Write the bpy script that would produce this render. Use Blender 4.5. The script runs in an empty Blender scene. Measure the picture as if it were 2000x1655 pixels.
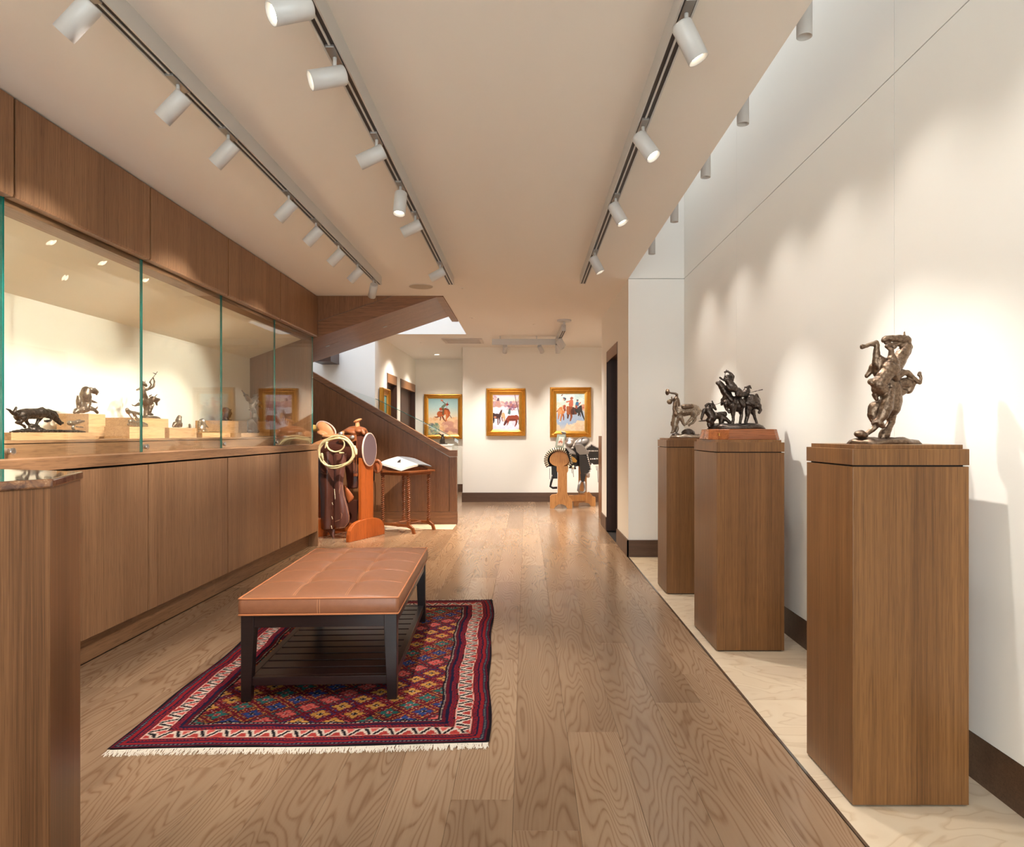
import bpy, bmesh, math, random
import numpy as np
from mathutils import Vector, Matrix

random.seed(7)
rng = np.random.default_rng(11)
scene = bpy.context.scene
C = scene.collection

# ------------------------------------------------------------------ camera
S = 2000 * 24.0 / 36.0            # focal length in photo pixels
U0, V0, EYE = 1027.5, 846.3, 1.2  # vanishing point of the room's long axis, eye height
cam_data = bpy.data.cameras.new('camera')
cam_data.lens = 24.0
cam_data.sensor_width = 36.0
cam_data.sensor_fit = 'HORIZONTAL'
cam_data.shift_x = (1000 - U0) / 2000
cam_data.shift_y = (V0 - 827.5) / 2000
cam_data.clip_start = 0.05
cam = bpy.data.objects.new('camera', cam_data)
cam.location = (0, 0, EYE)
cam.rotation_euler = (math.pi / 2, 0, 0)
C.objects.link(cam)
scene.camera = cam

# ------------------------------------------------------------------ daylight, exposure
world = bpy.data.worlds.new('overcast_sky')
scene.world = world
world.use_nodes = True
wbg = world.node_tree.nodes['Background']
wbg.inputs['Color'].default_value = (0.90, 0.95, 1.0, 1)
wbg.inputs['Strength'].default_value = 4.0

def portal(name, loc, rot, sx, sy):
    d = bpy.data.lights.new(name, 'AREA')
    d.shape = 'RECTANGLE'
    d.size, d.size_y = sx, sy
    d.cycles.is_portal = True
    o = bpy.data.objects.new(name, d)
    o.location = loc
    o.rotation_euler = rot
    C.objects.link(o)

portal('skylight_daylight', (1.264, 2.2, 4.24), (0, 0, 0), 0.54, 8.8)
portal('stairwell_daylight', (-2.5, 8.9, 4.65), (0, 0, 0), 3.2, 2.9)
portal('added_window_daylight', (-0.75, -2.22, 1.35), (math.radians(90), 0, 0), 3.3, 2.5)

scene.view_settings.view_transform = 'Standard'
scene.view_settings.look = 'None'
scene.view_settings.gamma = 1.0
scene.view_settings.use_curve_mapping = False
scene.view_settings.exposure = 1.1

WARM = (1.0, 0.955, 0.895)
WARM2 = (1.0, 0.83, 0.62)
# lamp powers in watts
LW = dict(case=84, mid=84, bench=80, right=44, pendant=9, art=62, saddle=85, alcove=95, hall=170, floor=210, cross=85, back=95)

# ------------------------------------------------------------------ helpers
def P(u, v, Y):
    """photo pixel + distance -> point in the room"""
    return Vector(((u - U0) / S * Y, Y, EYE - (v - V0) / S * Y))

def lin(c):
    c = np.asarray(c, float) / 255.0
    return np.where(c <= 0.04045, c / 12.92, ((c + 0.055) / 1.055) ** 2.4)

def rgb(r, g, b):
    return tuple(float(x) for x in lin((r, g, b))) + (1.0,)

ORG = {}

def tag(o, label=None, cat=None, group=None, kind=None):
    if label: o['label'] = label
    if cat: o['category'] = cat
    if group: o['group'] = group
    if kind: o['kind'] = kind
    return o

def thing(name, loc, label, cat, group=None):
    o = bpy.data.objects.new(name, None)
    o.empty_display_size = 0.1
    o.location = loc
    C.objects.link(o)
    ORG[o.name] = Vector(loc)
    return tag(o, label, cat, group)

class MB:
    """collects shapes given in room coordinates, builds one mesh object"""
    def __init__(self):
        self.v, self.f = [], []
    def add(self, vs, fs):
        n = len(self.v)
        self.v += [Vector(p) for p in vs]
        self.f += [tuple(i + n for i in f) for f in fs]
        return self
    def box(self, x0, x1, y0, y1, z0, z1):
        if x0 > x1: x0, x1 = x1, x0
        if y0 > y1: y0, y1 = y1, y0
        if z0 > z1: z0, z1 = z1, z0
        vs = [(x, y, z) for z in (z0, z1) for y in (y0, y1) for x in (x0, x1)]
        return self.add(vs, [(0, 2, 3, 1), (4, 5, 7, 6), (0, 1, 5, 4), (2, 6, 7, 3), (0, 4, 6, 2), (1, 3, 7, 5)])
    def prism(self, poly, off):
        """extrude a planar polygon (3d points) by the vector off"""
        off = Vector(off)
        n = len(poly)
        vs = [Vector(p) for p in poly] + [Vector(p) + off for p in poly]
        fs = [tuple(range(n - 1, -1, -1)), tuple(range(n, 2 * n))]
        fs += [(i, (i + 1) % n, n + (i + 1) % n, n + i) for i in range(n)]
        return self.add(vs, fs)
    def tube(self, pts, rad, seg=12, cap=True, closed=False):
        pts = [Vector(p) for p in pts]
        n = len(pts)
        if not hasattr(rad, '__len__'): rad = [rad] * n
        vs, fs = [], []
        ref = None
        for i, p in enumerate(pts):
            if closed:
                d = pts[(i + 1) % n] - pts[i - 1]
            else:
                d = pts[min(i + 1, n - 1)] - pts[max(i - 1, 0)]
            d = d.normalized() if d.length > 1e-9 else Vector((0, 0, 1))
            if ref is None:
                ref = Vector((0, 0, 1)) if abs(d.z) < 0.9 else Vector((1, 0, 0))
            a = (ref - d * ref.dot(d))
            if a.length < 1e-6:
                a = d.orthogonal()
            a.normalize()
            ref = a
            b = d.cross(a)
            for k in range(seg):
                t = 2 * math.pi * k / seg
                vs.append(p + (a * math.cos(t) + b * math.sin(t)) * rad[i])
        m = n if closed else n - 1
        for i in range(m):
            for k in range(seg):
                j = (i + 1) % n
                fs.append((i * seg + k, i * seg + (k + 1) % seg, j * seg + (k + 1) % seg, j * seg + k))
        if cap and not closed:
            fs.append(tuple(range(seg - 1, -1, -1)))
            fs.append(tuple((n - 1) * seg + k for k in range(seg)))
        return self.add(vs, fs)
    def cyl(self, a, b, r, seg=20):
        return self.tube([a, b], r, seg)
    def ball(self, c, r, seg=12, rings=8, sc=(1, 1, 1)):
        c = Vector(c)
        vs = [c + Vector((0, 0, r * sc[2]))]
        for i in range(1, rings):
            t = math.pi * i / rings
            for k in range(seg):
                p = 2 * math.pi * k / seg
                vs.append(c + Vector((r * sc[0] * math.sin(t) * math.cos(p), r * sc[1] * math.sin(t) * math.sin(p), r * sc[2] * math.cos(t))))
        vs.append(c - Vector((0, 0, r * sc[2])))
        fs = [(0, 1 + k, 1 + (k + 1) % seg) for k in range(seg)]
        for i in range(rings - 2):
            for k in range(seg):
                a, b = 1 + i * seg, 1 + (i + 1) * seg
                fs.append((a + k, b + k, b + (k + 1) % seg, a + (k + 1) % seg))
        a = 1 + (rings - 2) * seg
        fs += [(a + (k + 1) % seg, a + k, len(vs) - 1) for k in range(seg)]
        return self.add(vs, fs)
    def lathe(self, axis0, prof, seg=20, axis=Vector((0, 0, 1))):
        """prof: list of (distance along axis, radius)"""
        axis = Vector(axis).normalized()
        pts = [Vector(axis0) + axis * t for t, r in prof]
        a = axis.orthogonal().normalized()
        b = axis.cross(a)
        vs, fs = [], []
        for p, (t, r) in zip(pts, prof):
            for k in range(seg):
                q = 2 * math.pi * k / seg
                vs.append(p + (a * math.cos(q) + b * math.sin(q)) * r)
        for i in range(len(prof) - 1):
            for k in range(seg):
                fs.append((i * seg + k, i * seg + (k + 1) % seg, (i + 1) * seg + (k + 1) % seg, (i + 1) * seg + k))
        fs.append(tuple(range(seg - 1, -1, -1)))
        fs.append(tuple((len(prof) - 1) * seg + k for k in range(seg)))
        return self.add(vs, fs)
    def grid(self, rows):
        """rows: list of lists of points, open sheet"""
        m = len(rows[0])
        vs = [p for r in rows for p in r]
        fs = [(i * m + k, i * m + k + 1, (i + 1) * m + k + 1, (i + 1) * m + k) for i in range(len(rows) - 1) for k in range(m - 1)]
        return self.add(vs, fs)
    def xform(self, M):
        self.v = [M @ p for p in self.v]
        return self
    def build(self, name, mat, parent=None, smooth=False, bevel=0, bseg=2, solid=0, sub=0, label=None):
        org = ORG[parent.name] if parent is not None else Vector((0, 0, 0))
        me = bpy.data.meshes.new(name)
        me.from_pydata([tuple(p - org) for p in self.v], [], self.f)
        bm = bmesh.new(); bm.from_mesh(me)
        if not solid:
            bmesh.ops.recalc_face_normals(bm, faces=bm.faces)
        bm.to_mesh(me); bm.free()
        if isinstance(mat, str): mat = M[mat]
        me.materials.append(mat)
        if smooth:
            me.shade_smooth()
        o = bpy.data.objects.new(name, me)
        C.objects.link(o)
        if parent is not None: o.parent = parent
        ORG[o.name] = org
        if solid:
            md = o.modifiers.new('thickness', 'SOLIDIFY'); md.thickness = solid; md.offset = 0
        if sub:
            md = o.modifiers.new('smooth', 'SUBSURF'); md.levels = md.render_levels = sub
        if bevel:
            md = o.modifiers.new('edge', 'BEVEL'); md.width = bevel; md.segments = bseg
            md.limit_method = 'ANGLE'; md.angle_limit = math.radians(40)
            if smooth is False:
                pass
        if label: o['label'] = label
        return o

def box(name, mat, parent, x0, x1, y0, y1, z0, z1, bevel=0, label=None):
    return MB().box(x0, x1, y0, y1, z0, z1).build(name, mat, parent, bevel=bevel, label=label)

def struct(o, label, cat='structure'):
    return tag(o, label, cat, kind='structure')

# ------------------------------------------------------------------ materials
M = {}

class NT:
    def __init__(self, name):
        self.m = bpy.data.materials.new(name)
        self.m.use_nodes = True
        self.t = self.m.node_tree
        self.t.nodes.clear()
        self.out = self.n('ShaderNodeOutputMaterial')
        M[name] = self.m
    def n(self, kind, **kw):
        nd = self.t.nodes.new(kind)
        for k, v in kw.items():
            if k.startswith('i_'):
                nd.inputs[k[2:].replace('_', ' ')].default_value = v
            else:
                setattr(nd, k, v)
        return nd
    def l(self, a, b):
        self.t.links.new(a, b)
    def math(self, op, a, b=None, c=None):
        nd = self.n('ShaderNodeMath', operation=op)
        for i, x in enumerate((a, b, c)):
            if x is None: continue
            if hasattr(x, 'default_value') or hasattr(x, 'links'): self.l(x, nd.inputs[i])
            else: nd.inputs[i].default_value = x
        return nd.outputs[0]
    def pos(self):
        return self.n('ShaderNodeNewGeometry').outputs['Position']
    def scaled(self, vec, s, rnd=0.0):
        mp = self.n('ShaderNodeMapping')
        mp.inputs['Scale'].default_value = s
        if rnd:
            oi = self.n('ShaderNodeObjectInfo')
            mu = self.math('MULTIPLY', oi.outputs['Random'], rnd)
            cb = self.n('ShaderNodeCombineXYZ')
            for k in range(3): self.l(mu, cb.inputs[k])
            self.l(cb.outputs[0], mp.inputs['Location'])
        self.l(vec, mp.inputs['Vector'])
        return mp.outputs[0]
    def noise(self, vec, scale=1.0, detail=3.0, rough=0.5, dist=0.0):
        nd = self.n('ShaderNodeTexNoise')
        nd.inputs['Scale'].default_value = scale
        nd.inputs['Detail'].default_value = detail
        nd.inputs['Roughness'].default_value = rough
        nd.inputs['Distortion'].default_value = dist
        self.l(vec, nd.inputs['Vector'])
        return nd.outputs[0]
    def ramp(self, fac, stops):
        nd = self.n('ShaderNodeValToRGB')
        e = nd.color_ramp.elements
        while len(e) < len(stops): e.new(0.5)
        for el, (p, c) in zip(e, stops):
            el.position = p
            el.color = c
        self.l(fac, nd.inputs[0])
        return nd.outputs[0]
    def mix(self, fac, a, b, mode='MIX'):
        nd = self.n('ShaderNodeMix', data_type='RGBA', blend_type=mode)
        for i, x in ((0, fac), (6, a), (7, b)):
            if hasattr(x, 'links'): self.l(x, nd.inputs[i])
            else: nd.inputs[i].default_value = x
        return nd.outputs[2]
    def bump(self, h, strength=0.2, dist=0.002):
        nd = self.n('ShaderNodeBump')
        nd.inputs['Strength'].default_value = strength
        nd.inputs['Distance'].default_value = dist
        self.l(h, nd.inputs['Height'])
        return nd.outputs[0]
    def bsdf(self, color=None, rough=0.5, metal=0.0, normal=None, spec=0.5, **kw):
        b = self.n('ShaderNodeBsdfPrincipled')
        if color is not None:
            if hasattr(color, 'links'): self.l(color, b.inputs['Base Color'])
            else: b.inputs['Base Color'].default_value = color
        if hasattr(rough, 'links'): self.l(rough, b.inputs['Roughness'])
        else: b.inputs['Roughness'].default_value = rough
        b.inputs['Metallic'].default_value = metal
        b.inputs['Specular IOR Level'].default_value = spec
        for k, v in kw.items():
            b.inputs[k.replace('_', ' ')].default_value = v
        if normal is not None: self.l(normal, b.inputs['Normal'])
        self.l(b.outputs[0], self.out.inputs['Surface'])
        return b

def plain(name, c, rough=0.5, metal=0.0, spec=0.5, bump=0, bscale=200, var=0.0, **kw):
    t = NT(name)
    col = rgb(*c)
    nrm = None
    if bump or var:
        h = t.noise(t.pos(), bscale, 3)
        if bump: nrm = t.bump(h, bump, 0.002)
        if var:
            h2 = t.noise(t.pos(), bscale * 0.15, 3)
            col = t.mix(h2, tuple(x * (1 - var) for x in col[:3]) + (1,), tuple(min(1, x * (1 + var)) for x in col[:3]) + (1,))
    t.bsdf(col, rough, metal, nrm, spec, **kw)
    return t.m

def veneer(name, dark, light, grain='Z', rough=0.42, fine=1.0, contrast=1.0, rnd=20.0, spec=0.4):
    """straight-grained oak veneer"""
    t = NT(name)
    ax = 'XYZ'.index(grain)
    s = [90.0 * fine] * 3; s[ax] = 1.6
    w = [9.0] * 3; w[ax] = 0.35
    p = t.pos()
    f = t.noise(t.scaled(p, s, rnd), 1, 4, 0.6)
    b = t.noise(t.scaled(p, w, rnd), 1, 3, 0.5)
    q = [260.0 * fine] * 3; q[ax] = 9.0
    pr = t.noise(t.scaled(p, q, rnd), 1, 2, 0.5)
    a = t.math('ADD', t.math('MULTIPLY', f, 0.55), t.math('MULTIPLY', b, 0.45))
    col = t.ramp(a, [(0.5 - 0.17 / contrast, rgb(*dark)), (0.5 + 0.17 / contrast, rgb(*light))])
    pores = t.ramp(pr, [(0.36, (0.55, 0.5, 0.45, 1)), (0.47, (1, 1, 1, 1))])
    col = t.mix(0.55, col, t.mix(1.0, col, pores, 'MULTIPLY'))
    t.bsdf(col, rough, 0, t.bump(f, 0.12, 0.001), spec)
    return t.m

def oak_floor(name):
    t = NT(name)
    p = t.pos()
    oi = t.n('ShaderNodeObjectInfo').outputs['Random']
    # contour lines of a stretched noise field give the cathedral grain
    base = t.scaled(p, (5.4, 0.70, 1), 60.0)
    field = t.noise(base, 1.0, 2.0, 0.40, 0.2)
    rings = t.math('FRACT', t.math('MULTIPLY', field, 33.0))
    line = t.ramp(rings, [(0.0, (0.9, 0.9, 0.9, 1)), (0.16, (0.15, 0.15, 0.15, 1)), (0.45, (0, 0, 0, 1)), (0.75, (0.12, 0.12, 0.12, 1)), (1.0, (0.85, 0.85, 0.85, 1))])
    fib = t.noise(t.scaled(p, (130, 3, 1), 30.0), 1, 2, 0.5)
    broad = t.noise(t.scaled(p, (4, 0.8, 1), 25.0), 1, 2, 0.5)
    tone = t.math('ADD', t.math('MULTIPLY', oi, 0.30), t.math('MULTIPLY', broad, 0.6))
    col = t.ramp(tone, [(0.22, rgb(144, 117, 93)), (0.5, rgb(162, 134, 108)), (0.8, rgb(178, 150, 123))])
    dark = t.mix(1.0, col, rgb(200, 180, 162), 'MULTIPLY')
    amt = t.math('MULTIPLY', line, t.math('ADD', 0.35, t.math('MULTIPLY', fib, 0.85)))
    col = t.mix(amt, col, dark)
    # knots
    vo = t.n('ShaderNodeTexVoronoi', feature='F1')
    vo.inputs['Scale'].default_value = 1.0
    t.l(t.scaled(p, (2.6, 1.15, 1), 17.0), vo.inputs['Vector'])
    kn = t.ramp(vo.outputs['Distance'], [(0.02, (1, 1, 1, 1)), (0.05, (0.5, 0.5, 0.5, 1)), (0.16, (0, 0, 0, 1))])
    sel = t.math('GREATER_THAN', t.noise(t.scaled(p, (1.3, 0.6, 1), 9.0), 1, 1), 0.42)
    col = t.mix(t.math('MULTIPLY', kn, sel), col, rgb(70, 46, 30))
    col = t.mix(t.math('MULTIPLY', fib, 0.3), col, t.mix(1.0, col, rgb(205, 190, 175), 'MULTIPLY'))
    rough = t.math('ADD', 0.16, t.math('MULTIPLY', fib, 0.12))
    t.bsdf(col, rough, 0, t.bump(t.math('ADD', t.math('MULTIPLY', line, -0.6), t.math('MULTIPLY', fib, 0.3)), 0.05, 0.001), 0.5)
    return t.m

def stone(name):
    t = NT(name)
    p = t.pos()
    w = t.noise(t.scaled(p, (1.6, 2.6, 1), 40.0), 1, 3, 0.5, 0.8)
    fr = t.math('FRACT', t.math('MULTIPLY', w, 11.0))
    big = t.ramp(w, [(0.3, rgb(196, 172, 144)), (0.5, rgb(214, 194, 166)), (0.7, rgb(204, 178, 146))])
    vein = t.ramp(fr, [(0.0, rgb(172, 140, 104)), (0.10, rgb(220, 202, 176)), (0.8, rgb(222, 206, 182)), (1.0, rgb(188, 160, 124))])
    t.bsdf(t.mix(0.35, big, vein), 0.45, 0, None, 0.4)
    return t.m

def polished_stone(name):
    t = NT(name)
    p = t.pos()
    a = t.noise(p, 24, 5, 0.6, 1.2)
    col = t.ramp(a, [(0.30, rgb(50, 32, 28)), (0.45, rgb(96, 66, 52)), (0.58, rgb(140, 98, 66)), (0.7, rgb(190, 160, 128))])
    t.bsdf(col, 0.06, 0, None, 0.6, Coat_Weight=0.6, Coat_Roughness=0.03)
    return t.m

def bronze(name, dark, light, rough=0.36):
    t = NT(name)
    p = t.pos()
    a = t.noise(p, 120, 4, 0.6)
    c = t.ramp(a, [(0.35, rgb(*dark)), (0.68, rgb(*light))])
    b = t.noise(p, 190, 3, 0.6)
    t.bsdf(c, t.math('ADD', rough - 0.10, t.math('MULTIPLY', a, 0.22)), 0.85, t.bump(t.math('ADD', a, b), 0.25, 0.002), 0.5)
    return t.m

def glass(name, tint=(0.965, 0.985, 0.975)):
    t = NT(name)
    tr = t.n('ShaderNodeBsdfTransparent')
    tr.inputs[0].default_value = tint + (1,)
    gl = t.n('ShaderNodeBsdfGlossy')
    gl.inputs['Roughness'].default_value = 0.0
    ge = t.n('ShaderNodeNewGeometry')
    dp = t.n('ShaderNodeVectorMath', operation='DOT_PRODUCT')
    t.l(ge.outputs['Incoming'], dp.inputs[0]); t.l(ge.outputs['Normal'], dp.inputs[1])
    inv = t.math('SUBTRACT', 1.0, t.math('ABSOLUTE', dp.outputs['Value']))
    fr = t.math('ADD', 0.04, t.math('MULTIPLY', t.math('POWER', inv, 5.0), 0.96))   # Schlick reflectance of a pane
    mx = t.n('ShaderNodeMixShader')
    t.l(fr, mx.inputs[0]); t.l(tr.outputs[0], mx.inputs[1]); t.l(gl.outputs[0], mx.inputs[2])
    t.l(mx.outputs[0], t.out.inputs[0])
    return t.m

def glow(name, color, strength):
    t = NT(name)
    e = t.n('ShaderNodeEmission')
    e.inputs[0].default_value = color + (1,)
    e.inputs[1].default_value = strength
    t.l(e.outputs[0], t.out.inputs[0])
    return t.m

def painted(name, rough=0.6, bump=0.0, bscale=600, spec=0.3):
    """colour comes from the mesh's own colour attribute (woven or painted pattern)"""
    t = NT(name)
    a = t.n('ShaderNodeAttribute', attribute_name='pattern')
    nrm = None
    col = a.outputs['Color']
    if bump:
        h = t.noise(t.pos(), bscale, 2)
        nrm = t.bump(h, bump, 0.003)
        col = t.mix(t.math('MULTIPLY', h, 0.5), col, t.mix(1.0, col, (0.6, 0.6, 0.6, 1), 'MULTIPLY'))
    t.bsdf(col, rough, 0, nrm, spec)
    return t.m

plain('wall_paint', (236, 229, 216), 0.85, spec=0.2, bump=0.03, bscale=350)
plain('wall_white', (244, 240, 232), 0.8, spec=0.2, bump=0.02, bscale=350)
plain('ceiling_paint', (232, 226, 217), 0.9, spec=0.15)
plain('joint_grey', (120, 112, 104), 0.8)
plain('shadow_gap', (30, 20, 14), 0.8)
plain('case_plaster', (238, 228, 208), 0.85, spec=0.2)
veneer('baseboard_wood', (80, 57, 42), (106, 78, 58), 'X', 0.45)
veneer('door_wood', (52, 32, 22), (74, 46, 32), 'Z', 0.4)
veneer('cabinet_wood', (122, 87, 60), (158, 119, 86), 'Z', 0.40, 1.0)
veneer('cabinet_wood_long', (118, 83, 56), (158, 118, 84), 'Y', 0.38, 0.5)
veneer('stair_wood', (114, 74, 44), (146, 100, 64), 'Z', 0.38)
veneer('stair_wood_long', (112, 74, 46), (148, 102, 68), 'X', 0.38, 0.6)
veneer('pedestal_wood', (98, 64, 34), (140, 97, 56), 'Z', 0.34, 1.8, 1.0)
veneer('plinth_wood', (92, 60, 36), (142, 100, 66), 'Z', 0.36, 2.4, 1.2)
veneer('block_wood', (176, 132, 90), (206, 164, 120), 'Y', 0.4, 0.6)
veneer('bench_wood', (26, 15, 14), (38, 22, 20), 'X', 0.28, spec=0.5)
veneer('cherry_wood', (150, 72, 26), (182, 92, 38), 'Z', 0.3, 0.6)
veneer('pine_wood', (176, 118, 62), (204, 146, 84), 'Z', 0.38, 0.5)
veneer('table_wood', (110, 58, 28), (146, 84, 44), 'Z', 0.3, 1.0)
veneer('base_walnut', (120, 66, 34), (160, 94, 52), 'X', 0.2, 0.6, spec=0.6)
oak_floor('oak_floor')
stone('limestone')
polished_stone('polished_stone')
bronze('bronze_brown', (92, 74, 60), (134, 112, 92), 0.34)
bronze('bronze_dark', (54, 46, 41), (92, 79, 70), 0.30)
bronze('bronze_light', (122, 106, 90), (168, 150, 130), 0.36)
glass('clear_glass')
glass('dimmed_skylight', (0.50, 0.51, 0.525))  # no frosting; grey tint set to dim the slot daylight
glass('stair_skylight', (0.70, 0.75, 0.83))  # tint set to tone down daylight in the stairwell
plain('glass_edge', (20, 104, 92), 0.15, spec=0.6)
plain('steel', (200, 200, 200), 0.25, 1.0)
plain('white_enamel', (198, 196, 192), 0.4)
plain('track_slot', (44, 34, 30), 0.5)
plain('track_metal', (150, 145, 140), 0.35, 0.7)
glow('lamp_lens', (1.0, 0.86, 0.66), 9.0)
plain('lamp_reflector', (235, 225, 205), 0.25, 0.3)
plain('speaker_grille', (186, 174, 156), 0.8, bump=0.3, bscale=900)
plain('vent_paint', (200, 190, 180), 0.6)
plain('bench_leather', (142, 92, 64), 0.36, spec=0.5, bump=0.12, bscale=260, var=0.16)
plain('leather_stitch', (206, 150, 108), 0.6)
plain('leather_piping', (190, 120, 76), 0.4)
plain('saddle_tan', (206, 142, 92), 0.45, bump=0.25, bscale=220, var=0.15)
plain('saddle_brown', (150, 86, 48), 0.4, bump=0.15, bscale=260, var=0.15)
plain('chap_leather', (84, 46, 34), 0.32, spec=0.5, bump=0.1, bscale=150, var=0.2)
plain('chap_leather_light', (104, 62, 50), 0.36, spec=0.5, bump=0.1, bscale=150, var=0.12)
plain('suede_orange', (176, 92, 44), 0.6, bump=0.1)
plain('rope_cream', (222, 202, 150), 0.65, bump=0.5, bscale=420)
plain('slicker_yellow', (206, 176, 96), 0.5, bump=0.3, bscale=90)
plain('pad_purple', (104, 84, 88), 0.6, bump=0.1)
plain('pad_rim', (222, 190, 170), 0.5)
plain('black_leather', (30, 26, 26), 0.4, bump=0.2, bscale=200)
plain('silver', (196, 186, 178), 0.3, 0.9, bump=0.6, bscale=160)
plain('silver_tooled', (150, 142, 136), 0.38, 0.7, bump=0.9, bscale=260)
plain('lace_cream', (226, 210, 176), 0.6)
plain('brass', (196, 150, 80), 0.3, 0.9)
plain('paper', (240, 230, 214), 0.7)
plain('paper_edge', (206, 198, 190), 0.8)
plain('book_cover', (112, 116, 124), 0.5)
plain('tag_card', (150, 156, 140), 0.6)
plain('fringe', (222, 212, 196), 0.9)
plain('gold_frame', (196, 140, 56), 0.34, 0.75, bump=0.35, bscale=120, var=0.2)
plain('gold_liner', (214, 170, 92), 0.3, 0.8)
painted('woven_wool', 0.95, 0.6, 900, 0.1)
painted('oil_paint', 0.55, 0.2, 300, 0.3)
# ================================================================== the setting
CEIL = 2.70
XR = 1.534      # face of the right wall's panels
XS = 0.993      # left edge of the stone strip, the skylight slot and the hall wall
YB = 6.623      # end of the skylight slot
YF = 11.91      # far wall
YV0, YV1, XV = 7.46, 10.35, -0.905   # stair opening in the ceiling

# ---- floor: slab with oak planks and limestone tiles
floor = struct(MB().box(-4.5, 3.2, -2.4, 14.3, -0.12, -0.016).build('floor', 'shadow_gap'),
               'wide oak plank floor with a pale limestone strip along the right wall', 'floor')

def plank(x0, x1, y0, y1):
    g, c, t = 0.0003, 0.0008, 0.0
    x0 += g; x1 -= g; y0 += g; y1 -= g
    vs = [(x0, y0, -0.016), (x1, y0, -0.016), (x1, y1, -0.016), (x0, y1, -0.016),
          (x0, y0, t - c), (x1, y0, t - c), (x1, y1, t - c), (x0, y1, t - c),
          (x0 + c, y0 + c, t), (x1 - c, y0 + c, t), (x1 - c, y1 - c, t), (x0 + c, y1 - c, t)]
    fs = [(0, 1, 5, 4), (1, 2, 6, 5), (2, 3, 7, 6), (3, 0, 4, 7), (4, 5, 9, 8), (5, 6, 10, 9), (6, 7, 11, 10), (7, 4, 8, 11), (8, 9, 10, 11)]
    return MB().add(vs, fs).build('plank', 'oak_floor', floor)

def lay(x0, x1, ya, yb, cuts=None):
    y = ya
    if cuts is None:
        cuts = []
        q = ya + random.uniform(0.6, 2.0)
        while q < yb - 0.5:
            cuts.append(q); q += random.uniform(1.3, 2.4)
    for c in list(cuts) + [yb]:
        plank(x0, x1, y, c); y = c

W = 0.205
PL = {4: [0.5, 2.06, 4.05, 6.2, 8.1, 9.9], 1: [0.9, 3.036, 4.9, 6.7, 8.3, 10.2], 2: [1.4, 3.9, 5.6, 7.7, 9.4, 10.8],
      3: [0.7, 2.74, 5.2, 7.0, 9.0, 10.9], 0: [1.1, 3.4, 5.4, 7.4, 9.1, 10.4]}
k = 0
x = XS - 0.009
while x > -4.2:
    lo = max(x - W, -4.3)
    if lo < -2.40: yr = (7.30, 13.88)
    else: yr = (-2.3, 13.88)
    if x > -0.9: lay(lo, x, yr[0], YF if x > -1.1 else yr[1], PL.get(k))
    elif lo > -2.9: lay(lo, x, yr[0], yr[1])
    x -= W; k += 1
for j in range(5):
    xa = XS - 0.009 + j * 0.41
    lay(xa, xa + 0.41, 8.94, YF)

lime = [-2.3, -1.1, -0.2, 0.72, 1.62, 2.40, 3.07, 3.52, 4.25, 4.95, 5.65, YB]
for a, b in zip(lime[:-1], lime[1:]):
    MB().box(XS + 0.004, 1.56, a + 0.001, b - 0.001, -0.016, 0.0).build('tile', 'limestone', floor, bevel=0.001, bseg=1)
MB().box(XS - 0.007, XS + 0.003, -2.3, YB, -0.016, 0.0005).build('edging_strip', 'steel', floor)

# ---- ceiling
ceil = MB()
ceil.box(-3.3, XS, -2.4, YV0, CEIL, CEIL + 0.3)
ceil.box(XV, XS, YV0, YV1 + 0.1, CEIL, CEIL + 0.3)
ceil.box(-2.40, XS, YV1 + 0.1, 14.2, CEIL, CEIL + 0.3)
ceil.box(XS, 3.2, YB + 0.1, 14.2, CEIL, CEIL + 0.3)
struct(ceil.build('ceiling', 'ceiling_paint'), 'flat off white ceiling with a skylight slot and a stair opening', 'ceiling')

# ---- right wall: panels on a dark backing
wr = struct(MB().box(1.553, 1.75, -2.4, YB + 0.2, 0, 4.2).build('wall_right', 'joint_grey'),
            'tall white wall of large smooth panels with thin dark joints', 'wall')
for a, b in ((-2.4, 0.70), (0.70, 2.845), (2.845, 4.975), (4.975, YB)):
    for z0, z1 in ((0.172, 2.697), (2.702, 4.2)):
        box('panel', 'wall_white', wr, XR, 1.553, a + 0.0015, b - 0.0015, z0, z1)
struct(box('baseboard_right', 'baseboard_wood', None, 1.549, 1.56, -2.4, YB, 0, 0.160), 'dark wood baseboard recessed below the white wall panels', 'baseboard')

# ---- end of the slot: white return wall with a joint at ceiling height
wb = struct(MB().box(XS + 0.02, 1.56, YB + 0.012, YB + 0.1, 0, 4.2).build('wall_slot_end', 'joint_grey'),
            'narrow white wall behind the pedestals with a joint at ceiling height', 'wall')
box('panel', 'wall_white', wb, XS, XR, YB, YB + 0.012, 0.0, 2.697)
box('panel', 'wall_white', wb, XS, XR, YB, YB + 0.012, 2.702, 4.2)
# shaft above the ceiling
sh = MB()
sh.box(0.88, XS, -2.4, YB + 0.1, CEIL + 0.3, 4.2)
sh.box(0.88, 1.75, -2.5, -2.4, CEIL, 4.2)
struct(sh.build('wall_skylight_shaft', 'wall_white'), 'white side of the skylight shaft above the ceiling edge', 'wall')

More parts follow.
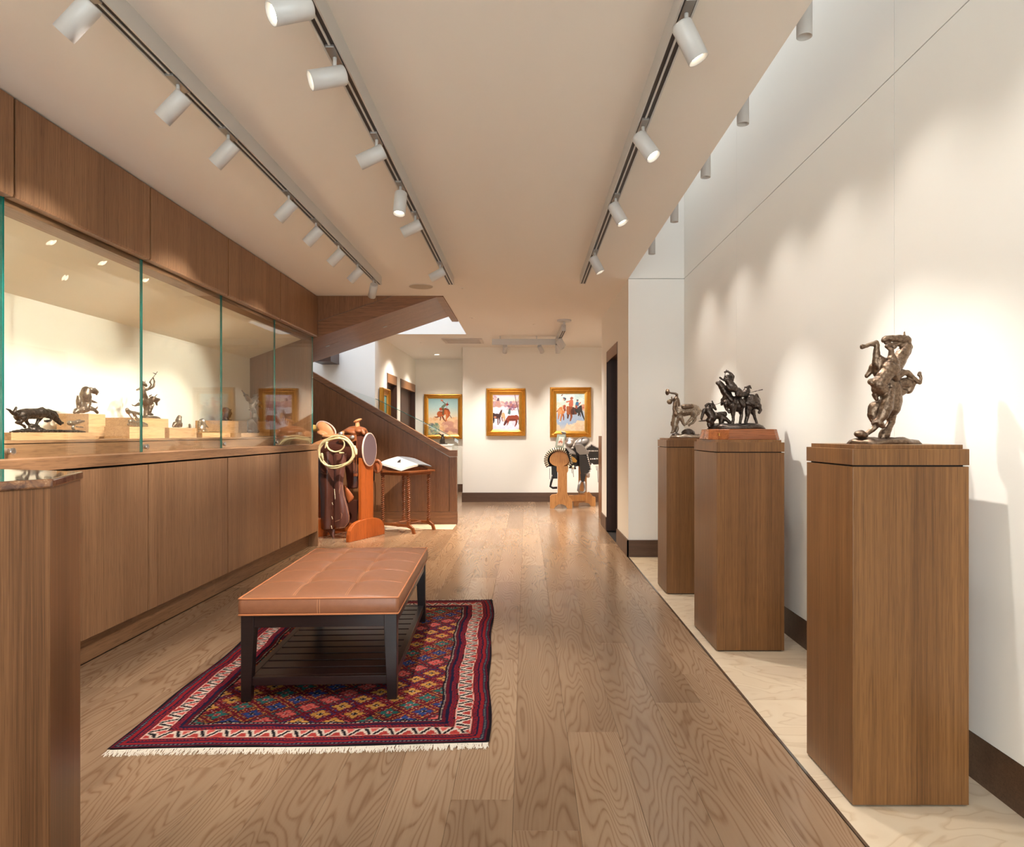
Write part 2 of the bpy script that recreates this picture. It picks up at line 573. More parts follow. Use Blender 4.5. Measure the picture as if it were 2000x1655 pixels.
# ---- hall wall on the right with a doorway
hw = MB()
hw.box(XS, 1.16, YB + 0.1, 7.415, 0, CEIL)
hw.box(XS, XS + 0.02, YB + 0.012, YB + 0.1, 0, CEIL)
hw.box(XS, 1.16, 7.415, 8.40, 2.196, CEIL)
hw.box(XS, 1.16, 8.40, 8.95, 0, CEIL)
hw.box(1.16, 3.2, 8.85, 8.95, 0, CEIL)
struct(hw.build('wall_hall_right', 'wall_paint'), 'beige hall wall with a dark doorway beyond the pedestals', 'wall')
bb = MB()
bb.box(XS - 0.014, XS, YB - 0.014, 7.415, 0, 0.163)
bb.box(XS - 0.014, XR + 0.01, YB - 0.014, YB, 0, 0.163)
struct(bb.build('baseboard_hall', 'baseboard_wood'), 'dark wood baseboard wrapping the corner of the white wall', 'baseboard')
struct(box('baseboard_hall_end', 'baseboard_wood', None, XS - 0.014, XS, 8.40, 8.96, 0, 0.163), 'short dark wood baseboard beyond the doorway', 'baseboard')
d1 = struct(MB().box(1.17, 1.21, 7.30, 8.5, 0, 2.25).build('door_1', 'door_wood'), 'dark brown wooden door set deep in the hall doorway', 'door')
fr = MB()
fr.box(XS - 0.004, 1.17, 8.385, 8.40, 0, 2.196)
fr.box(XS - 0.004, 1.17, 7.415, 7.43, 0, 2.196)
fr.build('door_jamb', 'door_wood', d1)
box('door_head', 'stair_wood', d1, XS - 0.004, 1.0, 7.43, 8.385, 2.07, 2.196)
box('door_head', 'door_wood', d1, 1.0, 1.17, 7.43, 8.385, 2.10, 2.196)

# ---- far walls
fw = MB()
fw.box(-1.106, 3.2, YF, YF + 0.2, 0, CEIL)
fw.box(-1.106, -0.95, YF + 0.2, 13.9, 0, CEIL)
struct(fw.build('wall_far', 'wall_paint'), 'beige far wall with two framed paintings', 'wall')
struct(box('baseboard_far', 'baseboard_wood', None, -1.12, 3.2, YF - 0.014, YF, 0, 0.163), 'dark wood baseboard along the far wall', 'baseboard')
struct(box('baseboard_alcove_side', 'baseboard_wood', None, -1.12, -1.106, YF, 13.9, 0, 0.163), 'dark wood baseboard on the side of the alcove', 'baseboard')
struct(box('wall_alcove', 'wall_paint', None, -2.4, -0.95, 13.9, 14.1, 0, CEIL), 'beige back wall of the alcove behind the staircase', 'wall')
struct(box('baseboard_alcove', 'baseboard_wood', None, -2.257, -1.12, 13.886, 13.9, 0, 0.163), 'dark wood baseboard at the back of the alcove', 'baseboard')
struct(box('wall_far_right', 'wall_paint', None, 3.0, 3.2, 8.95, YF, 0, CEIL), 'beige side wall around the corner past the saddle', 'wall')
hl = MB()
hl.box(-2.40, -2.257, 10.35, 11.06, 0, CEIL)
hl.box(-2.40, -2.257, 11.92, 12.25, 0, CEIL)
hl.box(-2.40, -2.257, 11.06, 11.92, 2.18, CEIL)
hl.box(-2.40, -2.257, 12.25, 13.9, 2.18, CEIL)
struct(hl.build('wall_hall_left', 'wall_paint'), 'beige hall wall with two dark doorways behind the staircase', 'wall')
for n, (a, b, lab) in enumerate(((11.06, 11.92, 'dark brown door in the hall beside the small gilt picture'), (12.25, 13.88, 'dark brown door in the hall next to the alcove corner'))):
    d = struct(MB().box(-2.38, -2.34, a, b, 0, 2.18).build('door_%d' % (n + 2), 'door_wood'), lab, 'door')
    m = MB()
    m.box(-2.34, -2.250, a, a + 0.05, 0, 2.18); m.box(-2.34, -2.250, b - 0.05, b, 0, 2.18)
    m.build('door_jamb', 'door_wood', d)
    box('door_head', 'stair_wood', d, -2.34, -2.250, a + 0.05, b - 0.05, 2.03, 2.18)

# ---- stairwell walls
sw = MB()
sw.box(-4.3, -2.257, 10.20, YV1, 0, 4.6)
sw.box(-2.4, XV, YV1, YV1 + 0.1, CEIL, 4.6)
struct(sw.build('wall_stair_back', 'wall_paint'), 'pale wall at the back of the stairwell', 'wall')
sw = MB()
sw.box(-4.4, -4.3, 7.4, 10.35, 0, 4.6)
sw.box(-4.4, -3.05, 7.40, 7.47, 0, 4.6)
struct(sw.build('wall_stair_left', 'wall_paint'), 'pale left wall of the stairwell', 'wall')
struct(MB().box(XV, XV + 0.1, YV0, YV1 + 0.1, CEIL + 0.3, 4.6).box(-3.05, XV + 0.1, YV0 - 0.1, YV0, CEIL + 0.3, 4.6).build('wall_stair_void', 'wall_paint'),
       'pale upper walls around the stair opening', 'wall')

# ---- left wall behind the display case and wall behind the camera
struct(box('wall_left', 'wall_paint', None, -3.3, -3.06, -2.4, 7.40, 0, CEIL), 'plain wall behind the display case', 'wall')
rw = MB()
rw.box(-3.3, -2.4, -2.5, -2.3, 0, CEIL); rw.box(0.9, 1.75, -2.5, -2.3, 0, CEIL)
rw.box(-2.4, 0.9, -2.5, -2.3, 0, 0.1); rw.box(-2.4, 0.9, -2.5, -2.3, 2.6, CEIL)
struct(rw.build('wall_rear', 'wall_paint'), 'wall with an added shop window behind the viewer', 'wall')
w1 = MB()  # unseen window added for cool daylight on the near floor
for q in (-2.4, -0.77, 0.86):
    w1.box(q, q + 0.04, -2.44, -2.36, 0.1, 2.6)
w1.box(-2.4, 0.9, -2.44, -2.36, 0.1, 0.14); w1.box(-2.4, 0.9, -2.44, -2.36, 2.56, 2.6)
w1 = struct(w1.build('window_1', 'baseboard_wood'), 'added unseen dark framed shop window behind the viewer', 'window')
box('pane', 'clear_glass', w1, -2.36, -0.77, -2.405, -2.395, 0.14, 2.56)
box('pane', 'clear_glass', w1, -0.73, 0.86, -2.405, -2.395, 0.14, 2.56)
w2 = MB()
for q in (-2.4, -0.2, 2.0, 4.2, 6.58):
    w2.box(XS, XR, q, q + 0.05, 4.20, 4.26)
w2 = struct(w2.build('window_2', 'white_enamel'), 'white bars of the skylight over the slot', 'skylight')
for a, b in ((-2.35, -0.2), (-0.15, 2.0), (2.05, 4.2), (4.25, 6.58)):
    box('pane', 'dimmed_skylight', w2, XS, XR, a, b, 4.215, 4.225)

w3 = struct(MB().box(-4.3, XV, 8.86, 8.92, 4.60, 4.66).build('window_3', 'white_enamel'), 'white bar of the skylight over the stairwell', 'skylight')
box('pane', 'stair_skylight', w3, -4.3, XV, 7.47, 8.86, 4.61, 4.62)
box('pane', 'stair_skylight', w3, -4.3, XV, 8.92, YV1, 4.61, 4.62)

# ---- half-height wood wall at the right, past the hall wall
struct(box('wall_guard', 'stair_wood', None, 1.04, 1.14, 9.1, 9.8, 0, 1.16, 0.003), 'half height wood clad wall end beside the black saddle', 'wall')

# ================================================================== staircase
st = thing('staircase', (-1.6, 9.6, 0), 'brown oak staircase with a solid slanted side panel and cap', 'staircase')
YP = 8.96
zs = lambda x: 0.974 - 0.575 * (x + 1.005)     # top of the cap along the slope
cap = 0.085
def XZ(pts, y): return [Vector((a, y, b)) for a, b in pts]
# side panel under the cap
pz = lambda x: zs(x) - cap
MB().prism(XZ([(-3.25, 0.17), (-1.012, 0.17), (-1.012, pz(-1.005) - 0.004), (-3.25, pz(-3.25))], YP), (0, 0.08, 0)).build('side_panel', 'stair_wood', st)
box('newel', 'stair_wood', st, -1.006, -0.909, YP, YP + 0.08, 0.17, 0.974 - cap - 0.003, 0.002)
MB().prism(XZ([(-3.25, zs(-3.25) - cap + 0.003), (-1.005, 0.974 - cap + 0.003), (-0.907, 0.974 - cap + 0.003), (-0.907, 0.974), (-1.005, 0.974), (-3.25, zs(-3.25))], YP - 0.006), (0, 0.10, 0)).build('cap', 'stair_wood_long', st, bevel=0.002)
box('plinth', 'stair_wood_long', st, -3.25, -0.905, YP - 0.002, YP + 0.09, 0.004, 0.166, 0.002)
for i in range(10):
    xx = -1.15 - i * 0.29
    box('tread', 'stair_wood_long', st, xx - 0.30, xx, YP + 0.09, 10.18, 0.167 * (i + 1) - 0.04, 0.167 * (i + 1), 0.003)
    box('riser', 'stair_wood', st, xx - 0.02, xx - 0.005, YP + 0.09, 10.18, 0.167 * i, 0.167 * (i + 1) - 0.04)
# upper flight: soffit, stringer, guard panel, end trim
sz = lambda x: 2.263 + 0.3375 * (x + 2.269)
so = MB().prism(XZ([(-3.3, sz(-3.3)), (-0.985, sz(-0.985)), (-0.985, sz(-0.985) + 0.05), (-3.3, sz(-3.3) + 0.05)], YV0 + 0.035), (0, 8.75 - YV0 - 0.035, 0)).build('soffit', 'stair_wood_long', st)
for (u, v) in ((640, 680), (752, 637)):
    c = P(u, v, 8.1); c.z = sz(c.x) - 0.002
    d = Vector((1, 0, 0.3375)).normalized()
    n = Vector((-0.3375, 0, 1)).normalized()
    sp = MB().cyl(c - n * 0.001, c + n * 0.02, 0.028).build('recessed_spot', 'track_metal', st)
    MB().prism([c + d * 0.05 + Vector((0, -0.03, 0)), c + d * 0.14 + Vector((0, -0.03, 0)), c + d * 0.14 + Vector((0, 0.03, 0)), c + d * 0.05 + Vector((0, 0.03, 0))], n * 0.01).build('cover_plate', 'cabinet_wood_long', st)
MB().prism(XZ([(-3.0, sz(-3.0) - 0.012), (-0.985, sz(-0.985) - 0.012), (-0.985, sz(-0.985) + 0.16), (-3.0, sz(-3.0) + 0.16)], YV0 - 0.001), (0, 0.04, 0)).build('stringer', 'stair_wood_long', st)
MB().prism(XZ([(-2.9, sz(-2.9) + 0.165), (-0.99, sz(-0.99) + 0.165), (-0.99, 3.3), (-2.9, 3.3)], YV0 + 0.004), (0, 0.03, 0)).build('guard_panel', 'stair_wood', st)
box('end_trim', 'stair_wood_long', st, -0.99, XV - 0.001, YV0 + 0.001, 9.12, CEIL - 0.012, CEIL + 0.3, 0.002)
box('landing_beam', 'door_wood', st, -3.05, -2.79, 9.75, 10.19, 2.225, 2.40)
# glass guard on the far side of the lower flight
g = MB().prism(XZ([(-2.9, 1.95), (-2.217, 1.705), (-1.40, 1.305), (-1.0, 1.10), (-1.0, 0.2), (-2.9, 1.1)], 10.05), (0, 0.012, 0)).build('glass_guard', 'clear_glass', st)
MB().tube([(-2.217, 10.056, 1.706), (-1.40, 10.056, 1.306), (-1.0, 10.056, 1.10)], 0.004, 6).build('glass_edge', 'glass_edge', g)
# pale stone inlay in front of the staircase
struct(box('floor_inlay', 'limestone', None, -2.15, -0.915, 8.50, 8.955, -0.004, 0.003), 'pale stone strip at the foot of the staircase panel', 'floor')
# ================================================================== lighting fixtures
def rail(name, x0, x1, y0, y1, z, label, slots=True):
    t = thing(name, ((x0 + x1) / 2, y1, z), label, 'track light rail')
    zt = CEIL if z > 2.5 else z + 0.075
    w = x1 - x0
    m = MB()
    m.box(x0, x0 + 0.007, y0, y1, z, z + 0.03); m.box(x1 - 0.007, x1, y0, y1, z, z + 0.03)
    m.box(x0, x1, y0, y1, z + 0.03, zt)
    m.box((x0 + x1) / 2 - 0.004, (x0 + x1) / 2 + 0.004, y0, y1, z, z + 0.03)
    m.build('housing', 'white_enamel', t)
    box('slot', 'track_slot', t, x0 + 0.008, (x0 + x1) / 2 - 0.005, y0, y1, z + 0.004, z + 0.029)
    box('slot', 'track_slot', t, (x0 + x1) / 2 + 0.005, x1 - 0.008, y0, y1, z + 0.004, z + 0.029)
    return t

rail('track_light_rail', -1.440, -1.385, 0.6, 6.545, 2.62, 'long white ceiling track over the leather bench side nearest the display case')
rail('track_light_rail', -0.748, -0.692, 0.6, 6.545, 2.62, 'long white ceiling track in the middle of the ceiling beside the round speaker')
rail('track_light_rail', 0.512, 0.568, 0.6, 6.50, 2.62, 'long white ceiling track beside the skylight slot')

def spotlight(x, y, zt, aim, label, group, watts=40, angle=40, blend=0.6, color=WARM, r=0.036, L=0.135, stem=0.055, on=True, lens=True, adapter=True, rad=0.02):
    """track head: adapter, stem, can, lens and its lamp; aim = direction the lamp points"""
    aim = Vector(aim).normalized()
    piv = Vector((x, y, zt - stem))
    t = thing('track_spotlight', (x, y, zt), label, 'spotlight', group)
    if adapter:
        box('adapter', 'track_metal', t, x - 0.017, x + 0.017, y - 0.07, y + 0.07, zt - 0.006, zt + 0.012, 0.002)
    MB().cyl((x, y, zt), piv, 0.0075, 10).build('stem', 'white_enamel', t, smooth=True)
    a = piv - aim * (L * 0.30) + Vector((0, 0, -0.022))
    b = a + aim * L
    m = MB()
    m.lathe(a, [(0, r * 0.86), (0.004, r * 0.97), (0.010, r), (L, r), (L, r * 0.90), (L - 0.02, r * 0.80), (L - 0.021, 0.001)], 28, aim)
    can = m.build('can', 'white_enamel', t)
    for p in can.data.polygons: p.use_smooth = len(p.vertices) == 4
    MB().cyl(b - aim * 0.019, b - aim * 0.016, r * 0.79, 24).build('lens', 'lamp_lens' if on else 'lamp_reflector', t)
    if on:
        d = bpy.data.lights.new('spot_lamp', 'SPOT')
        d.energy = watts
        d.color = color
        d.spot_size = math.radians(angle)
        d.spot_blend = blend
        d.shadow_soft_size = rad
        o = bpy.data.objects.new('spot_lamp', d)
        C.objects.link(o)
        o.parent = t
        o.location = b + aim * 0.006 - Vector((x, y, zt))
        o.rotation_euler = aim.to_track_quat('-Z', 'Y').to_euler()
    return t

ZT = 2.62
n_ord = ['first', 'second', 'third', 'fourth', 'fifth', 'sixth', 'seventh', 'eighth', 'ninth']
GL = 'white spotlights on the track nearest the display case'
ys = [1.62, 2.18, 2.77, 3.238, 4.064, 4.59, 5.142, 5.72, 6.317]
for i, y in enumerate(reversed(ys)):
    dx, dy, dz = (-0.72, 0.0, -0.76)
    if i == 0: dx, dy, dz = (-0.40, 0.80, -0.95)
    spotlight(-1.4125, y, ZT, (dx, dy, dz), 'white can spotlight on the display case track, %s from the staircase end' % n_ord[i], GL, LW['hall'] if i == 0 else LW['case'], 46)
GM = 'white spotlights on the middle track'
mids = [(2.16, (-0.72, -0.48, -0.46)), (2.57, (-0.82, -0.36, -0.34)), (3.288, (-0.86, -0.06, -0.44)), (3.914, (-0.05, -0.22, -1.0)), (4.439, (-0.86, 0.0, -0.42)), (5.724, (-0.86, 0.04, -0.46))]
names = ['turned to the display case, sixth from the staircase end', 'turned to the display case, fifth from the staircase end', 'turned to the display case, fourth from the staircase end',
         'pointing straight down over the leather bench', 'turned to the display case beside the downward one', 'turned to the display case near the round speaker']
for (y, aim), nm in zip(mids, names):
    w = LW['bench'] if aim[2] < -0.9 else LW['mid']
    spotlight(-0.72, y, ZT, aim, 'white can spotlight, middle track, %s' % nm, GM, w, 60 if aim[2] < -0.9 else 44)
GR = 'white spotlights on the track beside the skylight slot'
rights = [(2.30, (0.44, 0.0, -0.90)), (3.15, (0.46, -0.30, -0.83)), (4.11, (0.42, -0.18, -0.88)), (5.35, (0.44, -0.08, -0.88))]
for i, (y, aim) in enumerate(rights):
    spotlight(0.54, y, ZT, aim, 'white can spotlight beside the skylight slot, %s from the doorway end' % n_ord[3 - i], GR, LW['right'] * (0.65 if i == 0 else 1.0), 56, 0.9)

for y, aim, nm in ((1.45, (-0.80, 0.55, -0.62), 'turned to the base cabinets'), (0.85, (-0.78, 0.62, -0.60), 'turned across to the bench')):  # heads added out of view to brighten the cabinet doors
    spotlight(0.54, y, ZT, aim, 'added unseen can spotlight beside the skylight slot, %s' % nm, GR, LW['cross'], 60, 0.9)

# pendant cans hanging in the skylight slot
for i, y in enumerate((1.86, 2.60, 3.336, 4.03, 4.88, 5.755)):
    t = thing('pendant_downlight', (1.06, y, 4.2), 'slim white pendant downlight hanging in the skylight slot, %s from the end wall' % n_ord[5 - i], 'downlight', 'pendant downlights in the skylight slot')
    m = MB()
    m.lathe((1.06, y, 2.96), [(0, 0.029), (0.25, 0.029), (0.25, 0.026), (0.235, 0.022), (0.234, 0.001)], 24, Vector((0, 0, -1)))
    c = m.build('can', 'white_enamel', t)
    for p in c.data.polygons: p.use_smooth = len(p.vertices) == 4
    MB().cyl((1.06, y, 2.96), (1.06, y, 4.215), 0.004, 8).build('stem', 'white_enamel', t)
    MB().cyl((1.06, y, 2.729), (1.06, y, 2.726), 0.0215, 20).build('lens', 'lamp_lens', t)
    d = bpy.data.lights.new('pendant_lamp', 'SPOT')
    d.energy = LW['pendant']; d.color = WARM; d.spot_size = math.radians(105); d.spot_blend = 1.0; d.shadow_soft_size = 0.02
    o = bpy.data.objects.new('pendant_lamp', d); C.objects.link(o); o.parent = t
    o.location = (0, 0, 2.70 - 4.2)
    o.rotation_euler = Vector((0.14, 0, -1)).to_track_quat('-Z', 'Y').to_euler()

# far L-shaped track
t = thing('track_light_rail', (0.55, 10.0, CEIL), 'white L shaped ceiling track with a round canopy in front of the paintings', 'track light rail')
zf = 2.60
yl = 1.40 * S / (846.3 - 662)       # row of the cross arm
yl = 10.55
xa, xb = (961 - U0) / S * yl, (1088 - U0) / S * yl
MB().box(xa, xb, yl - 0.02, yl + 0.02, 2.563, 2.655).build('cross_arm', 'white_enamel', t, bevel=0.003)
m = MB()
e0 = Vector(((1088 - U0) / S * yl, yl, 2.61)); e1 = Vector(((1101 - U0) / S * 9.15, 9.15, 2.61))
dv = (e1 - e0).normalized(); nv = Vector((-dv.y, dv.x, 0)) * 0.028
m.prism([e0 + nv - Vector((0, 0, 0.045)), e0 - nv - Vector((0, 0, 0.045)), e1 - nv - Vector((0, 0, 0.045)), e1 + nv - Vector((0, 0, 0.045))], (0, 0, 0.09))
m.build('long_arm', 'white_enamel', t, bevel=0.003)
for s in (-1, 1):
    q0, q1 = e0 + nv * 0.45 * s, e1 + nv * 0.45 * s
    w = nv * 0.25
    z = Vector((0, 0, -0.0465))
    MB().prism([q0 + w + z, q0 - w + z, q1 - w + z, q1 + w + z], (0, 0, 0.004)).build('slot', 'track_slot', t)
cc = Vector((e1.x, 9.05, CEIL))
MB().cyl(cc, cc - Vector((0, 0, 0.02)), 0.095, 32).build('canopy', 'white_enamel', t)
MB().cyl(cc - Vector((0, 0, 0.09)), cc, 0.012, 12).build('stem', 'white_enamel', t)
MB().box(cc.x - 0.012, cc.x + 0.012, 9.0, 9.2, 2.63, 2.66).build('feed', 'white_enamel', t)
for u in (977, 1048):
    xx = (u - U0) / S * yl
    MB().cyl((xx, yl, 2.655), (xx, yl, CEIL), 0.008, 8).build('hanger', 'white_enamel', t)
GF = 'white spotlights on the L shaped track'
spotlight((986.5 - U0) / S * yl, yl, 2.563, (-0.06, 0.83, -0.75), 'white can spotlight on the L shaped track above the snow scene painting', GF, LW['art'], 58, 0.9, stem=0.02, adapter=False)
spotlight((1055 - U0) / S * yl, yl, 2.563, (0.40, 0.83, -0.75), 'white can spotlight on the cross arm of the L track, next to the bend', GF, LW['art'], 58, 0.9, stem=0.02, adapter=False)
for q, aim, nm in ((0.06, (0.12, 0.35, -0.9), 'at the bend'), (0.35, (0.50, 0.25, -0.80), 'in the middle of the long arm'), (0.55, (0.52, 0.30, -0.80), 'nearest the round canopy')):
    p = e0.lerp(e1, q)
    spotlight(p.x, p.y, 2.563, aim, 'white can spotlight on the L shaped track %s' % nm, GF, LW['saddle'], 50, stem=0.02, adapter=False)

# ceiling speaker, recessed downlight, vent, covers given lamps, added fill downlights
c = P(822, 559.6, 2000 / (846.3 - 559.6))
sp = thing('ceiling_speaker', (c.x, c.y, CEIL), 'round beige speaker grille flush in the ceiling near the staircase', 'speaker')
MB().cyl((c.x, c.y, CEIL + 0.01), (c.x, c.y, CEIL - 0.006), 0.116, 40).build('grille', 'speaker_grille', sp, bevel=0.002)
MB().tube([(c.x + 0.119 * math.cos(a), c.y + 0.119 * math.sin(a), CEIL - 0.002) for a in np.linspace(0, 2 * math.pi, 48, endpoint=False)], 0.003, 6, closed=True).build('rim', 'vent_paint', sp)

def downlight(u, v, r, watts, label, ang=110, col=WARM):
    Y = 2000 / (846.3 - v)
    c = P(u, v, Y)
    t = thing('recessed_downlight', (c.x, c.y, CEIL), label, 'downlight')
    MB().tube([(c.x + (r + 0.006) * math.cos(a), c.y + (r + 0.006) * math.sin(a), CEIL - 0.002) for a in np.linspace(0, 2 * math.pi, 32, endpoint=False)], 0.005, 6, closed=True).build('rim', 'white_enamel', t)
    MB().cyl((c.x, c.y, CEIL + 0.002), (c.x, c.y, CEIL - 0.002), r, 24).build('lens', 'lamp_lens', t)
    d = bpy.data.lights.new('downlight_lamp', 'SPOT')
    d.energy = watts; d.color = col; d.spot_size = math.radians(ang); d.spot_blend = 0.8; d.shadow_soft_size = 0.04
    o = bpy.data.objects.new('downlight_lamp', d); C.objects.link(o); o.parent = t
    o.location = (0, 0, -0.012)
    return t
downlight(853, 692.5, 0.045, LW['alcove'], 'small recessed ceiling downlight glowing in the alcove behind the staircase', 120)
for (u, v, lab) in ((903, 563, 'small round ceiling cover given an added lamp beside the end of the middle track'), (922, 621, 'small round ceiling cover given an added lamp beyond the stair opening')):  # plain round covers; lamps added here to brighten the far floor
    c = P(u, v, 2000 / (846.3 - v))
    t = thing('recessed_downlight', (c.x, c.y, CEIL), lab, 'downlight')
    MB().lathe((c.x, c.y, CEIL - 0.003), [(0, 0.036), (0.004, 0.036)], 24).build('trim_plate', 'ceiling_paint', t)
    MB().cyl((c.x, c.y, CEIL - 0.0032), (c.x, c.y, CEIL - 0.0045), 0.010, 16).build('aperture', 'lamp_reflector', t)
    d = bpy.data.lights.new('downlight_lamp', 'SPOT')
    d.energy = LW['floor']; d.color = WARM2; d.spot_size = math.radians(95); d.spot_blend = 0.9; d.shadow_soft_size = 0.02
    o = bpy.data.objects.new('downlight_lamp', d); C.objects.link(o); o.parent = t
    o.location = (0, 0, -0.012)

for (x, y, lab) in ((2.0, 10.2, 'added fill downlight around the corner past the half height wall'), (-1.75, 11.3, 'added fill downlight over the hall behind the staircase'), (0.1, 9.4, 'added fill downlight over the hall floor in front of the L shaped track')):  # downlights added only to lift the brightness of the far hall
    t = thing('recessed_downlight', (x, y, CEIL), lab, 'downlight')
    MB().lathe((x, y, CEIL - 0.003), [(0, 0.030), (0.004, 0.030)], 24).build('trim_plate', 'ceiling_paint', t)
    MB().cyl((x, y, CEIL - 0.0032), (x, y, CEIL - 0.0045), 0.009, 16).build('aperture', 'lamp_reflector', t)
    d = bpy.data.lights.new('downlight_lamp', 'SPOT')
    d.energy = LW['back']; d.color = WARM; d.spot_size = math.radians(130); d.spot_blend = 0.9; d.shadow_soft_size = 0.03
    o = bpy.data.objects.new('downlight_lamp', d); C.objects.link(o); o.parent = t
    o.location = (0, 0, -0.012)

v0, v1 = 661.0, 670.5
ya, yb = 2000 / (846.3 - v0), 2000 / (846.3 - v1)
xa, xb = (862 - U0) / S * ya, (941 - U0) / S * ya
vt = thing('ceiling_vent', ((xa + xb) / 2, (ya + yb) / 2, CEIL), 'long flat rectangular vent in the ceiling in front of the alcove', 'vent')
m = MB()
m.box(xa, xb, ya, ya + 0.04, CEIL - 0.014, CEIL); m.box(xa, xb, yb - 0.04, yb, CEIL - 0.008, CEIL)
m.box(xa, xa + 0.05, ya + 0.04, yb - 0.04, CEIL - 0.008, CEIL); m.box(xb - 0.05, xb, ya + 0.04, yb - 0.04, CEIL - 0.008, CEIL)
m.build('frame', 'vent_paint', vt)
yy = ya + 0.05
while yy < yb - 0.06:
    box('slat', 'vent_paint', vt, xa + 0.05, xb - 0.05, yy, yy + 0.05, CEIL - 0.005, CEIL - 0.001)
    yy += 0.07
box('backing', 'joint_grey', vt, xa + 0.05, xb - 0.05, ya + 0.04, yb - 0.04, CEIL - 0.001, CEIL + 0.001)

# ================================================================== cabinets and display case
XD = -2.21          # lower door face
XU = -2.276         # upper panel face
XG = -2.325         # glass plane
XB = -3.01          # back of the case
Z0 = 1.165          # case floor
low = [-0.28, 0.80, 1.865, 2.93, 3.995, 5.058, 6.132, 7.235]
desc = ['next to the saddle', 'second from the saddle', 'third from the saddle', 'fourth from the saddle', 'fifth from the saddle', 'sixth from the saddle', 'seventh from the saddle']
for i in range(len(low) - 1):
    a, b = low[i], low[i + 1]
    k = len(low) - 2 - i
    t = thing('base_cabinet', (-2.6, (a + b) / 2, 0), 'brown oak base cabinet with a flat handleless door, %s' % desc[k], 'cabinet', 'base cabinets under the display case')
    box('body', 'shadow_gap', t, -2.95, XD - 0.024, a + 0.001, b - 0.001, 0.16, 1.02)
    box('door', 'cabinet_wood', t, XD - 0.022, XD, a + 0.007, b - 0.007, 0.163, 1.016, 0.0015)
    box('toe_kick', 'cabinet_wood_long', t, -2.95, -2.305, a, b, 0.0, 0.158)
t = thing('cabinet_end_panel', (-2.6, 7.25, 0), 'narrow brown oak end panel closing the base cabinets beside the saddle', 'panel')
box('panel', 'cabinet_wood', t, -2.95, XD, 7.237, 7.262, 0, 1.022, 0.0015)
wt = MB().box(-2.95, XD, -0.3, 7.27, 1.027, 1.083).build('worktop', 'cabinet_wood_long', bevel=0.002)
tag(wt, 'long brown oak worktop running under the glass of the display case', 'worktop')

up = [-0.25, 0.85, 1.945, 3.04, 4.137, 5.22, 6.327, 7.455]
for i in range(len(up) - 1):
    a, b = up[i], up[i + 1]
    k = len(up) - 2 - i
    t = thing('overhead_cabinet', (-2.6, (a + b) / 2, 2.255), 'brown oak overhead panel above the glass, %s' % desc[k].replace('next to the saddle', 'next to the staircase').replace('saddle', 'staircase'), 'cabinet', 'overhead cabinets above the display case')
    MB().prism([(XU - 0.05, a + 0.007, 2.250), (XU - 0.004, a + 0.007, 2.250), (XU, a + 0.007, 2.262), (XU, a + 0.007, 2.692), (XU - 0.05, a + 0.007, 2.692)], (0, b - a - 0.014, 0)).build('door', 'cabinet_wood', t, bevel=0.001, bseg=1)
    box('body', 'shadow_gap', t, -3.05, XU - 0.052, a + 0.001, b - 0.001, 2.30, 2.695)
    if k == 0: box('end_panel', 'stair_wood', t, XB - 0.04, XU, 7.4545, 7.4575, 2.25, 2.692)

dc = thing('display_case', (-2.65, 3.6, 1.083), 'long built in glass fronted display case with cream interior holding bronzes', 'display case')
box('plinth', 'cabinet_wood_long', dc, -2.95, XG - 0.028, -0.28, 7.44, 1.083, 1.149)
box('case_floor', 'cabinet_wood_long', dc, XB, XG - 0.024, -0.28, 7.44, 1.152, Z0, 0.0015)
box('back_panel', 'case_plaster', dc, XB - 0.04, XB, -0.28, 7.44, 1.10, 2.26)
MB().prism([(-2.45, -0.28, 2.222), (XB, -0.28, 2.014), (XB, -0.28, 2.10), (-2.45, -0.28, 2.30)], (0, 7.72, 0)).build('sloping_ceiling', 'case_plaster', dc)
box('header', 'cabinet_wood_long', dc, -2.45, XG - 0.013, -0.28, 7.44, 2.222, 2.298)
box('end_panel', 'stair_wood', dc, XB - 0.04, XG - 0.014, 7.442, 7.456, 1.085, 2.298, 0.001)
for i in range(len(up) - 1):
    a, b = up[i] + 0.002, up[i + 1] - 0.008
    gp = box('glass_pane', 'clear_glass', dc, XG - 0.0125, XG, a + 0.0005, b - 0.0005, 1.085, 2.285)
    box('glass_edge', 'glass_edge', gp, XG - 0.0122, XG - 0.0003, a - 0.0015, a, 1.085, 2.285)
    box('glass_edge', 'glass_edge', gp, XG - 0.0122, XG - 0.0003, b, b + 0.0015, 1.085, 2.285)
    for yy in (a + 0.045,):
        s = MB().lathe((XG - 0.028, yy, 1.117), [(0, 0.014), (0.03, 0.014), (0.033, 0.017), (0.036, 0.016), (0.037, 0.010)], 20, Vector((1, 0, 0))).build('standoff', 'steel', gp, smooth=False)

# ================================================================== pedestals
def pedestal(x0, x1, y0, y1, label, mat='pedestal_wood'):
    t = thing('pedestal', ((x0 + x1) / 2, (y0 + y1) / 2, 0), label, 'pedestal', 'tall wooden pedestals on the limestone')
    g = 0.012
    box('foot', 'shadow_gap', t, x0 + 0.012, x1 - 0.012, y0 + 0.012, y1 - 0.012, 0, 0.006)
    box('column', mat, t, x0, x1, y0, y1, 0.006, 1.092, 0.0015)
    box('recess', 'shadow_gap', t, x0 + g, x1 - g, y0 + g, y1 - g, 1.092, 1.098)
    box('collar', mat, t, x0 - 0.001, x1 + 0.001, y0 - 0.001, y1 + 0.001, 1.097, 1.149, 0.0015)
    box('top_slab', mat, t, x0 + g, x1 - g, y0 + g, y1 - g, 1.149, 1.1625, 0.001)
    return t
pedestal(1.048, 1.421, 2.19, 2.55, 'tall dark oak pedestal carrying the rearing horse bronze')
pedestal(1.046, 1.418, 3.748, 4.245, 'tall dark oak pedestal carrying the cavalry bronze on its walnut base')
